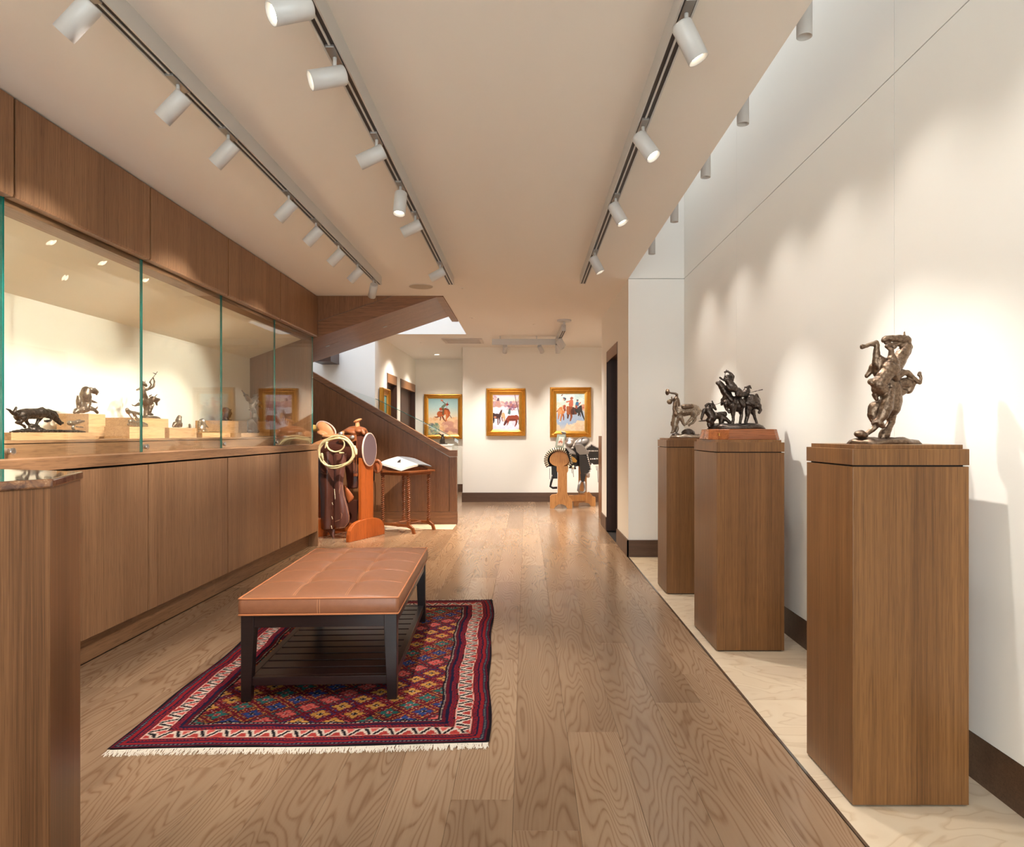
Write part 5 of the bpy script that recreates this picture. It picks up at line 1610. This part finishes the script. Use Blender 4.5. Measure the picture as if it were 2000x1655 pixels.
def art_riders():
    cv = Canvas(150, 204, 3); k = Sketch(cv, 265, 275, 1065, 1365)
    cv.vgrad([(0, (176, 206, 206)), (0.15, (206, 224, 214)), (0.32, (226, 218, 196)), (0.42, (214, 206, 196)), (0.55, (178, 192, 210)), (0.8, (166, 184, 210)), (1, (232, 206, 176))])
    k.daub(265, 1065, 280, 560, [(228, 236, 224), (186, 212, 208), (214, 226, 218)], 90, 70, 0.5)
    k.daub(265, 500, 560, 800, [(240, 228, 206), (226, 200, 176)], 40, 50); k.daub(960, 1065, 600, 760, [(200, 110, 80), (224, 190, 160)], 25, 34)
    k.poly([(265, 1040), (310, 1190), (350, 1180), (400, 1320), (500, 1290), (570, 1120), (620, 1200), (680, 1170), (740, 1180), (820, 1110), (850, 1050), (930, 1060), (1065, 1070), (1065, 1365), (265, 1365)], (238, 210, 176))
    k.daub(560, 1065, 1180, 1365, [(244, 218, 186), (228, 196, 160)], 60, 50)
    sr, sk = (204, 126, 72), (140, 70, 40)
    k.line([(340, 740), (300, 790), (268, 808)], 18, sk, 10)
    k.line([(350, 820), (345, 900), (325, 1010)], 32, sr, 14); k.line([(440, 860), (410, 960), (385, 1085)], 34, sr, 14); k.line([(460, 880), (480, 960), (475, 1040)], 20, sk, 12); k.ell(375, 1085, 24, 14, (240, 230, 214))
    k.ell(420, 770, 100, 110, sr); k.ell(370, 800, 60, 70, (222, 150, 96)); k.line([(450, 620), (470, 760)], 30, (224, 190, 150), 16); k.line([(490, 640), (510, 760)], 30, sk)
    br, bk = (146, 78, 40), (92, 46, 28)
    k.line([(590, 850), (600, 910), (588, 985)], 34, bk, 20); k.line([(690, 850), (690, 960), (662, 1060)], 34, br, 18)
    k.ell(660, 760, 110, 125, br); k.line([(590, 680), (590, 780), (600, 860)], 40, (170, 96, 52), 26); k.ell(720, 800, 50, 90, bk)
    k.line([(750, 700), (760, 860)], 30, (70, 50, 44))
    bl = (52, 50, 48)
    k.line([(800, 720), (810, 850)], 36, (110, 60, 40)); k.ell(880, 740, 100, 100, bl); k.line([(940, 650), (960, 760), (1010, 920), (1055, 1040)], 40, bl, 12); k.line([(900, 720), (910, 820), (890, 905)], 46, (64, 60, 56), 22); k.line([(935, 860), (940, 930)], 14, (100, 70, 60))
    k.line([(500, 640), (490, 700)], 36, (170, 80, 50))
    k.line([(440, 570), (500, 520)], 52, (196, 212, 200), 44); k.line([(440, 510), (415, 400), (425, 340)], 20, (206, 216, 204), 12); k.ell(500, 440, 42, 42, (70, 78, 92)); k.ell(480, 450, 24, 26, (206, 150, 120)); k.ell(500, 410, 50, 16, (52, 60, 80), 15); k.ell(430, 325, 34, 14, (120, 74, 50), -35)
    k.line([(680, 600), (690, 500)], 62, (196, 104, 74), 52); k.line([(640, 500), (560, 520)], 20, (200, 110, 80)); k.ell(692, 440, 30, 34, (190, 110, 80)); k.ell(700, 412, 52, 18, (156, 76, 48)); k.ell(700, 395, 30, 22, (170, 90, 60))
    k.line([(850, 640), (855, 560)], 54, (64, 112, 150), 46); k.line([(900, 590), (940, 540)], 16, (190, 110, 90)); k.ell(858, 490, 24, 28, (190, 140, 116)); k.ell(860, 466, 32, 16, (48, 58, 80)); k.line([(830, 640), (830, 690)], 30, (160, 80, 60)); k.line([(860, 660), (960, 600)], 8, (230, 220, 200))
    return cv.done()

def art_small():
    cv = Canvas(40, 52, 4)
    cv.vgrad([(0, (110, 150, 140)), (0.5, (80, 128, 120)), (1, (60, 90, 84))])
    cv.daub((0, 1, 0.4, 1), [(60, 96, 84), (100, 140, 120), (140, 150, 110)], 40, 0.12)
    return cv.done()

def framed(name, img, O, A, B, n, fw, label, prof=None, mat='gold_frame'):
    """O lower-left outer corner, A along the width, B up, n out of the wall"""
    O, A, B, n = Vector(O), Vector(A), Vector(B), Vector(n).normalized()
    W_, H_ = A.length, B.length
    a, b = A.normalized(), B.normalized()
    t = thing(name, O + A * 0.5, label, 'painting')
    prof = prof or [(0.0, 0.0), (0.0, 0.052), (0.10, 0.066), (0.22, 0.070), (0.32, 0.050), (0.40, 0.036), (0.58, 0.044), (0.70, 0.034), (0.86, 0.026), (1.0, 0.020), (1.0, 0.006)]
    def loop(ins, dep):
        return [O + a * x + b * y + n * dep for x, y in ((ins, ins), (W_ - ins, ins), (W_ - ins, H_ - ins), (ins, H_ - ins))]
    sides = [(0, 1), (1, 2), (2, 3), (3, 0)]
    for (i, j) in sides:
        m = MB()
        vs, fs = [], []
        for ins, dep in prof:
            L = loop(ins * fw, dep)
            vs += [L[i], L[j]]
        for k in range(len(prof) - 1):
            fs.append((2 * k, 2 * k + 1, 2 * k + 3, 2 * k + 2))
        fs.append(tuple(2 * k for k in range(len(prof)))); fs.append(tuple(2 * k + 1 for k in range(len(prof) - 1, -1, -1)))
        m.add(vs, fs).build('frame_side', mat, t)
    L0, L1 = loop(fw * 0.93, 0.0265), loop(fw * 1.05, 0.0225)
    m = MB().add(L0 + L1, [(k, (k + 1) % 4, 4 + (k + 1) % 4, 4 + k) for k in range(4)])
    m.build('liner', 'gold_liner', t, solid=0.003)
    iw, ih = W_ - 2 * fw, H_ - 2 * fw
    sheet_pattern('canvas', 'oil_paint', t, img, O + a * fw + b * (H_ - fw) + n * 0.014, a * iw, b * (-ih))
    MB().prism([O + a * 0.01 + b * 0.01 + n * 0.002, O + a * (W_ - 0.01) + b * 0.01 + n * 0.002, O + a * (W_ - 0.01) + b * (H_ - 0.01) + n * 0.002, O + a * 0.01 + b * (H_ - 0.01) + n * 0.002], n * 0.008).build('backboard', 'baseboard_wood', t)
    # carved corner ornaments
    for (x, y) in ((fw * .4, fw * .4), (W_ - fw * .4, fw * .4), (W_ - fw * .4, H_ - fw * .4), (fw * .4, H_ - fw * .4)):
        m = MB()
        for k in range(7):
            q = random.uniform(0, 6.28); rr = fw * 0.3 * random.random()
            m.ball(O + a * (x + rr * math.cos(q)) + b * (y + rr * math.sin(q)) + n * 0.046, fw * 0.12, 8, 6)
        m.build('corner_ornament', mat, t, smooth=True)
    return t

yw = 13.9
x0, x1 = (829 - U0) / S * yw, (903 - U0) / S * yw
z0, z1 = EYE - (857.6 - V0) / S * yw, EYE - (770.5 - V0) / S * yw
framed('painting', art_rodeo(), (x0, yw - 0.012, z0), (x1 - x0, 0, 0), (0, 0, z1 - z0), (0, -1, 0), 0.082, 'gilt framed painting of a bucking horse and rider in the alcove')
yw = YF
x0, x1 = (950.2 - U0) / S * yw, (1026.3 - U0) / S * yw
z0, z1 = EYE - (851.8 - V0) / S * yw, EYE - (759 - V0) / S * yw
framed('painting', art_snow(), (x0, yw - 0.012, z0), (x1 - x0, 0, 0), (0, 0, z1 - z0), (0, -1, 0), 0.108, 'gilt framed painting of horses in snow on the far wall')
x0, x1 = (1074 - U0) / S * yw, (1154 - U0) / S * yw
z0, z1 = EYE - (854.5 - V0) / S * yw, EYE - (757 - V0) / S * yw
framed('painting', art_riders(), (x0, yw - 0.012, z0), (x1 - x0, 0, 0), (0, 0, z1 - z0), (0, -1, 0), 0.108, 'gilt framed painting of three galloping riders above the black saddle')
framed('painting', art_small(), (-2.245, 11.0, 1.20), (0, -0.55, 0), (0, 0, 0.70), (1, 0, 0), 0.10, 'small gilt framed picture on the hall wall beside the dark door')

# ================================================================== tan saddle on its stand
fd = Vector((0.375, 0.927, 0)).normalized()       # along the foot board
sd = Vector((-fd.y, fd.x, 0))                      # along the saddle, away to the left
FC = Vector((-1.806, 7.79, 0))
std = thing('saddle_stand', FC + sd * 0.28, 'orange brown wooden saddle stand with rounded feet beside the cabinets', 'stand')
def foot(c):
    pts = []
    for a in np.linspace(0, math.pi, 17):
        ca, sa = math.cos(a), math.sin(a)
        x = 0.345 * math.copysign(abs(ca) ** 0.75, ca); z = 0.225 * abs(sa) ** 0.62
        pts.append(c + fd * x + Vector((0, 0, z)))
    return pts
for q in (0.0, 0.56):
    c = FC + sd * q
    MB().prism(foot(c), sd * 0.045).build('foot_board', 'cherry_wood', std, bevel=0.006, bseg=3)
    c2 = c + sd * (0.004 if q == 0 else 0.0)
    MB().prism([c2 + fd * s + Vector((0, 0, z)) - sd * 0.0 for s, z in ((-0.115, 0.19), (0.115, 0.19), (0.115, 0.92), (-0.115, 0.92))], sd * 0.042).build('post', 'cherry_wood', std, bevel=0.004)
MB().prism([FC + sd * 0.04 + fd * s + Vector((0, 0, z)) for s, z in ((-0.02, 0.06), (0.02, 0.06), (0.02, 0.16), (-0.02, 0.16))], sd * 0.54).build('stretcher', 'cherry_wood', std, bevel=0.003)
oval = lambda r0, r1, n=36: [(r0 * math.cos(a), r1 * math.sin(a)) for a in np.linspace(0, 2 * math.pi, n, endpoint=False)]
oc = FC - sd * 0.025 + Vector((0, 0, 1.012)) + fd * 0.01
MB().prism([oc + fd * x + Vector((0, 0, z)) for x, z in oval(0.128, 0.182)], sd * 0.022).build('end_board', 'pad_purple', std, bevel=0.004)
MB().tube([oc + sd * 0.011 + fd * x + Vector((0, 0, z)) for x, z in oval(0.130, 0.184)], 0.010, 8, closed=True).build('end_rim', 'pad_rim', std, smooth=True)
MB().prism([oc + sd * 0.024 + fd * x + Vector((0, 0, z)) for x, z in oval(0.122, 0.172)], sd * 0.60).build('barrel', 'chap_leather', std)

Yd = lambda u: 7.80 + (720 - u) * 0.0024
V = View(560, 800, 10.0, Yf=Yd)
sad = thing('saddle', FC + sd * 0.28 + Vector((0, 0, 1.0)), 'tan tooled leather western saddle on the orange brown stand', 'saddle')
blob('seat', 'saddle_tan', sad, V, [('E', 760, 385, 60, 210, 118, 60, 33), ('E', 700, 480, 60, 130, 60, 150, 20), ('E', 920, 530, 0, 230, 55, 190, 0), ('E', 1080, 500, 0, 120, 70, 150, -30)], 0.006, 3)
blob('swell', 'saddle_brown', sad, V, [('E', 1330, 450, 0, 200, 80, 190, 12), ('E', 1440, 420, 0, 110, 70, 190, 0), [(1090, 480, 0, 55), (1240, 390, 0, 55), (1370, 370, 0, 58), (1500, 400, 0, 50)], [(1500, 400, -110, 40), (1540, 470, -130, 30)], [(1500, 400, 110, 40), (1540, 470, 130, 30)]], 0.006, 3)
blob('horn', 'saddle_tan', sad, V, [[(1385, 350, 0, 48), (1382, 270, 0, 40)], ('E', 1388, 218, 0, 88, 30, 80, -22)], 0.005, 2)
MB().tube([V.at(760 + 205 * math.cos(a) * math.cos(0.576) - 118 * math.sin(a) * math.sin(0.576), 385 + 205 * math.cos(a) * math.sin(0.576) + 118 * math.sin(a) * math.cos(0.576), 40) for a in np.linspace(0, 2 * math.pi, 44, endpoint=False)], 0.009, 8, closed=True).build('cantle_binding', 'pad_rim', sad, smooth=True)
def plate(name, mat, parent, view, pts, d=0.0, thick=0.012, bevel=0.002):
    p3 = [view.at(x, y, d) for x, y in pts]
    return MB().prism(p3, (0, thick, 0)).build(name, mat, parent, bevel=bevel)
plate('skirt', 'saddle_tan', sad, V, [(560, 940), (575, 700), (700, 630), (900, 560), (1090, 535), (1010, 600), (870, 660), (760, 750), (690, 840), (620, 915)], -430, 0.014)
plate('jockey', 'saddle_brown', sad, V, [(1070, 540), (1200, 500), (1430, 495), (1440, 600), (1330, 640), (1200, 600)], -290, 0.012)
plate('girth_ring', 'saddle_brown', sad, V, [(1060, 600), (1140, 600), (1160, 980), (1080, 980)], -180, 0.010)
for a, b in (((1300, 520), (1420, 560)), ((1100, 450), (1180, 500))):
    c = (V.at(*a, -318) + V.at(*b, -318)) / 2
    MB().ball(c, 0.028, 14, 8, (1, 0.35, 0.8)).build('concho', 'silver', sad, smooth=True)
blob('bedroll', 'slicker_yellow', sad, View(560, 800, 10.0, Yf=lambda u: 8.06), [[(480, 370, -260, 62), (500, 360, 0, 66), (520, 370, 260, 62)]], 0.006, 2)
for q in (1100, 1160):
    pts = [V.at(q + 260 + 4 * math.sin(k), 560 + k * 70, -230) for k in range(10)]
    MB().tube(pts, 0.003, 6).build('saddle_string', 'saddle_brown', sad)

# coiled rope
lar = thing('lariat', V.at(1100, 560, -330), 'coiled cream lariat rope hanging on the tan saddle', 'rope')
for j, (cx_, cy_, rx_, ry_, dd) in enumerate(((1105, 820, 335, 285, -490), (1095, 826, 322, 268, -510), (1112, 816, 345, 296, -505), (1100, 830, 318, 278, -470))):
    pts = [V.at(cx_ + rx_ * math.cos(a), cy_ + ry_ * math.sin(a) + 18 * math.sin(3 * a + j), dd + 12 * math.sin(2 * a + j)) for a in np.linspace(0, 2 * math.pi, 64, endpoint=False)]
    MB().tube(pts, 0.0088, 8, closed=True).build('coil', 'rope_cream', lar, smooth=True)
for j, (rx_, ry_) in enumerate(((168, 142), (158, 132))):
    pts = [V.at(1098 + rx_ * math.cos(a), 675 + ry_ * math.sin(a), -512 + 10 * j) for a in np.linspace(0, 2 * math.pi, 48, endpoint=False)]
    MB().tube(pts, 0.006, 8, closed=True).build('honda_loop', 'rope_cream', lar, smooth=True)
for kn in ([(1470, 780, -500, 34), (1480, 850, -500, 26), (1450, 720, -500, 26)], [(1180, 835, -510, 20), (1250, 835, -510, 12)], [(840, 860, -510, 26), (860, 950, -510, 14)], [(930, 650, -510, 24), (900, 740, -510, 12)]):
    blob('knot', 'rope_cream', lar, V, [kn], 0.004, 1)

# leather chaps hanging from the saddle
V5 = View(600, 900, 9.194, Yf=lambda u: 7.80 + (720 - u) * 0.0024)
chp = thing('leather_chaps', V5.at(560, 100, -230), 'long dark brown leather chaps hanging from the tan saddle', 'chaps')
def drape(name, mat, rows, d, bulge, parent, thick=0.006, n=9, fold=0.0):
    m = MB(); g = []
    for (y, xa, xb) in rows:
        g.append([V5.at(xa + (xb - xa) * k / (n - 1), y, d - bulge * math.sin(math.pi * k / (n - 1)) + fold * math.sin(k * 1.9 + y * 0.004)) for k in range(n)])
    return m.grid(g).build(name, mat, parent, smooth=True, solid=thick, sub=1)
drape('leg_panel', 'chap_leather', [(-190, 200, 560), (-30, 205, 565), (150, 225, 565), (300, 255, 562), (500, 298, 560), (700, 312, 558), (900, 312, 555), (1100, 318, 555), (1195, 322, 558)], -235, 130, chp, fold=12)
drape('leg_panel', 'chap_leather_light', [(-150, 540, 800), (60, 556, 760), (250, 560, 735), (410, 560, 712), (600, 558, 750), (780, 556, 805), (950, 556, 838), (1080, 562, 838), (1150, 575, 800), (1180, 600, 730)], -270, 60, chp, fold=10)
drape('pocket_flap', 'suede_orange', [(420, 700, 722), (520, 715, 800), (600, 735, 868), (655, 745, 905), (745, 785, 792)], -170, 20, chp)
drape('fringe_tip', 'chap_leather_light', [(1195, 405, 560), (1280, 455, 556), (1370, 530, 545)], -200, 30, chp)
for pts in ([(690, 410), (665, 520), (665, 650), (685, 860), (712, 930), (700, 1010), (590, 1055)], [(720, 410), (740, 600), (800, 800), (838, 960), (830, 1060), (760, 1150), (600, 1172)], [(360, 190), (400, 215), (470, 220), (490, 150)]):
    MB().tube([V5.at(x, y, -334 if x > 540 else -372) for x, y in pts], 0.0016, 5).build('stitch_line', 'leather_stitch', chp)
for (x, y0, y1) in ((545, 720, 760), (540, 960, 1010), (530, 1120, 1180), (585, 480, 660)):
    MB().tube([V5.at(x, y0, -345), V5.at(x + 14, y1, -345)], 0.0035, 6).build('tie', 'lace_cream', chp)
# far fender and stirrup hanging behind
drape('fender', 'chap_leather', [(-60, 640, 900), (150, 700, 930), (350, 720, 940), (500, 730, 935)], -60, 40, sad, fold=16)
drape('fender', 'chap_leather', [(700, 560, 930), (900, 560, 900), (1180, 560, 860)], 60, 10, sad)
for x in (885, 910):
    MB().tube([V5.at(x, -50, -150), V5.at(x + 4, 225, -150)], 0.003, 6).build('saddle_string', 'saddle_brown', sad)
MB().box(*(lambda a, b: (a.x, b.x, a.y - 0.01, a.y + 0.01, b.z, a.z))(V5.at(870, 220, -150), V5.at(938, 275, -150))).build('string_toggle', 'suede_orange', sad, bevel=0.003)
# stirrup with basket leather on the far side
Vs = View(560, 800, 10.0, Yf=lambda u: 8.22)
stp = [Vs.at(1765 + 75 * math.cos(a), 1110 + 115 * math.sin(a)) for a in np.linspace(0, 2 * math.pi, 28, endpoint=False)]
MB().tube(stp, 0.016, 8, closed=True).build('stirrup', 'saddle_brown', sad, smooth=True)
MB().prism([Vs.at(1765 + 62 * math.cos(a), 1110 + 100 * math.sin(a), 20) for a in np.linspace(0, 2 * math.pi, 20, endpoint=False)], (0, 0.012, 0)).build('stirrup_guard', 'suede_orange', sad)
MB().tube([Vs.at(1650, 500), Vs.at(1710, 650), Vs.at(1715, 850), Vs.at(1700, 1130)], 0.007, 6).build('stirrup_leather', 'saddle_brown', sad)
blob('quirt', 'black_leather', sad, Vs, [[(1690, 1150, 0, 14), (1695, 1250, 0, 26), (1700, 1380, 0, 18)]], 0.005, 1)

# ================================================================== black parade saddle
V7 = View(1030, 820, 6.895, Y=10.83)
V7b = View(1030, 820, 6.895, Y=11.2)
Vm = View(1030, 820, 6.895, Yf=lambda u: 10.83 + max(0.0, u - 1116) / 43.5 * 0.34)    # near flank
Vt = View(1030, 820, 6.895, Yf=lambda u: 10.83 + max(0.0, u - 1096) / 45 * 0.37)      # ridge
ts = thing('saddle_stand', ((1118 - U0) / S * 11.0, 11.0, 0), 'pale pine trestle saddle stand below the three riders painting', 'stand')
def z0fix(pts): return [(p.x, p.y, max(0.0, p.z)) for p in pts]
fp = [(305, 1200), (305, 1035), (330, 1012), (398, 1004), (410, 980), (412, 720), (395, 690), (395, 625), (550, 625), (550, 690), (535, 720), (535, 985), (560, 1040), (605, 1085), (605, 1200), (538, 1200), (515, 1160), (470, 1140), (420, 1140), (375, 1175), (360, 1200)]
MB().prism(z0fix([V7.at(x, y) for x, y in fp]), (0, 0.05, 0)).build('trestle', 'pine_wood', ts, bevel=0.003)
rp = [(620, 1168), (620, 1100), (680, 1085), (690, 1000), (690, 620), (800, 620), (800, 985), (835, 975), (885, 1035), (918, 1045), (918, 1168), (855, 1168), (830, 1130), (760, 1115), (700, 1120), (685, 1168)]
MB().prism(z0fix([V7b.at(x, y) for x, y in rp]), (0, 0.05, 0)).build('trestle', 'pine_wood', ts, bevel=0.003)
a, b = V7.at(560, 1060), V7b.at(780, 1055)
MB().prism([a + Vector((0, 0, -0.05)), a + Vector((0, 0, 0.05)), b + Vector((0, 0, 0.05)), b + Vector((0, 0, -0.05))], (0.0, 0.045, 0)).build('beam', 'pine_wood', ts, bevel=0.003)
drum0 = V7.at(425, 540); drum1 = V7b.at(740, 530)
MB().prism([V7.at(430 + 132 * math.cos(a), 545 + (120 if math.sin(a) < 0 else 86) * math.sin(a)) for a in np.linspace(0, 2 * math.pi, 32, endpoint=False)], drum1 - drum0).build('drum', 'pine_wood', ts)

ps = thing('saddle', drum0.lerp(drum1, 0.5), 'black parade saddle with silver seat and striped lacing on the pine stand', 'saddle')
# striped laced edge
n = 52
ax_ = (drum1 - drum0).normalized()
rim = []
for k in range(n + 1):
    a = math.radians(215 - 250 * k / n)
    rim.append((420 + 172 * math.cos(a), 545 - 150 * math.sin(a)))
rim += [(600, 632), (625, 648), (650, 640)]
for k in range(len(rim) - 1):
    (x0, y0), (x1, y1) = rim[k], rim[k + 1]
    p0, p1 = V7.at(x0, y0, -10), V7.at(x1, y1, -10)
    MB().tube([p0, p1], 0.030, 8).build('lacing', 'black_leather' if k % 2 == 0 else 'lace_cream', ps)
m = MB(); rows = []
for k in range(n + 1):
    x, y = rim[k]
    p0 = V7.at(x, y)
    rows.append([p0 + ax_ * s for s in np.linspace(0.0, 0.50, 6)])
m.grid(rows).build('skirt', 'black_leather', ps, smooth=True, solid=0.01)
blob('swell', 'silver', ps, Vt, [('E', 575, 285, 0, 66, 52, 80, 0), ('E', 560, 330, 0, 60, 60, 90, 0)], 0.008, 2)
blob('horn', 'silver_tooled', ps, Vt, [[(500, 250, 0, 30), (490, 190, 0, 22)], ('E', 488, 172, 0, 38, 16, 34, 15)], 0.007, 1)
blob('cantle', 'silver_tooled', ps, Vt, [('E', 735, 308, 10, 100, 60, 60, -22), ('E', 700, 380, 0, 90, 40, 100, 10)], 0.007, 2)
MB().tube([Vt.at(735 + 96 * math.cos(a), 308 + 66 * math.sin(a) - 22 * math.cos(a), -40) for a in np.linspace(0, 2 * math.pi, 40, endpoint=False)], 0.010, 8, closed=True).build('cantle_rim', 'silver', ps, smooth=True)
plate('seat_jockey', 'silver_tooled', ps, Vm, [(635, 345), (690, 330), (740, 345), (825, 440), (812, 465), (700, 472), (655, 425)], -75, 0.012)
plate('front_jockey', 'silver_tooled', ps, Vm, [(510, 345), (545, 345), (640, 440), (650, 470), (575, 460), (530, 400)], -60, 0.010)
plate('skirt_panel', 'black_leather', ps, Vm, [(500, 370), (640, 470), (700, 480), (690, 600), (640, 640), (580, 600), (540, 480)], -45, 0.012)
plate('silver_corner', 'brass', ps, Vm, [(590, 490), (630, 510), (665, 550), (655, 575), (605, 570)], -62, 0.006)
plate('rear_skirt', 'black_leather', ps, Vm, [(790, 370), (860, 335), (985, 400), (985, 600), (890, 605), (840, 560), (800, 470)], -30, 0.014)
plate('fender', 'black_leather', ps, Vm, [(690, 478), (795, 485), (835, 560), (845, 640), (830, 700), (785, 722), (715, 728), (695, 600)], -80, 0.010)
plate('stirrup_leather', 'black_leather', ps, Vm, [(708, 725), (785, 725), (770, 800), (755, 835), (715, 835)], -78, 0.010)
MB().tube([Vm.at(x, y, -70) for x, y in ((712, 820), (690, 880), (680, 945), (705, 975), (745, 975), (772, 955), (768, 890), (758, 830))], 0.020, 8).build('stirrup', 'silver_tooled', ps, smooth=True)
MB().tube([V7.at(x, y, 60) for x, y in ((345, 770), (322, 850), (312, 905), (345, 925), (405, 922))], 0.018, 8).build('stirrup', 'black_leather', ps, smooth=True)
plate('fender', 'black_leather', ps, V7, [(325, 630), (405, 630), (408, 800), (345, 800), (330, 720)], 70, 0.012)
for seq in ([(800, 480), (845, 660)], [(845, 660), (800, 740)], [(800, 420), (985, 420)], [(850, 530), (985, 525)], [(800, 375), (860, 335)], [(860, 335), (960, 385)]):
    (x0, y0), (x1, y1) = seq
    k = int(math.hypot(x1 - x0, y1 - y0) / 24)
    for i in range(k + 1):
        p = Vm.at(x0 + (x1 - x0) * i / k, y0 + (y1 - y0) * i / k, -92 if x0 < 850 and y0 > 450 else -45)
        MB().ball(p, 0.013, 8, 6, (1, 0.5, 1)).build('concho', 'silver', ps, smooth=True)
blob('tapadero', 'silver', ps, Vm, [[(810, 730, -60, 28), (815, 760, -60, 22)]], 0.006, 1)
for (x, y0, y1) in ((300, 650, 800), (325, 650, 790), (590, 650, 720), (610, 650, 770), (920, 620, 680), (938, 620, 840)):
    MB().tube([Vm.at(x, y0, -60), Vm.at(x + (8 if x > 500 else 0), y1, -60)], 0.004, 5).build('saddle_string', 'black_leather', ps)
tg = thing('display_card', V7.at(450, 370, -80), 'grey green display card with a small rider picture on the black saddle', 'card')
plate('card', 'tag_card', tg, V7, [(400, 195), (515, 205), (488, 378), (372, 372)], -32, 0.006)
MB().tube([V7.at(470, 200, -30), V7.at(480, 178, -10), Vt.at(492, 185, 0)], 0.004, 6).build('string', 'black_leather', tg)
cv = Canvas(30, 44, 9); cv.vgrad([(0, (232, 226, 214)), (1, (224, 196, 176))]); horse(cv, 0.5, 0.55, 0.7, (196, 120, 84), (150, 84, 60), 1, leap=True); rider(cv, 0.5, 0.42, 0.6, (200, 110, 90), (170, 120, 90), (140, 100, 90))
q0, q1, q2 = V7.at(428, 228, -36), V7.at(494, 234, -36), V7.at(402, 345, -36)
sheet_pattern('card_print', 'oil_paint', tg, cv.done(), q0, q1 - q0, q2 - q0)
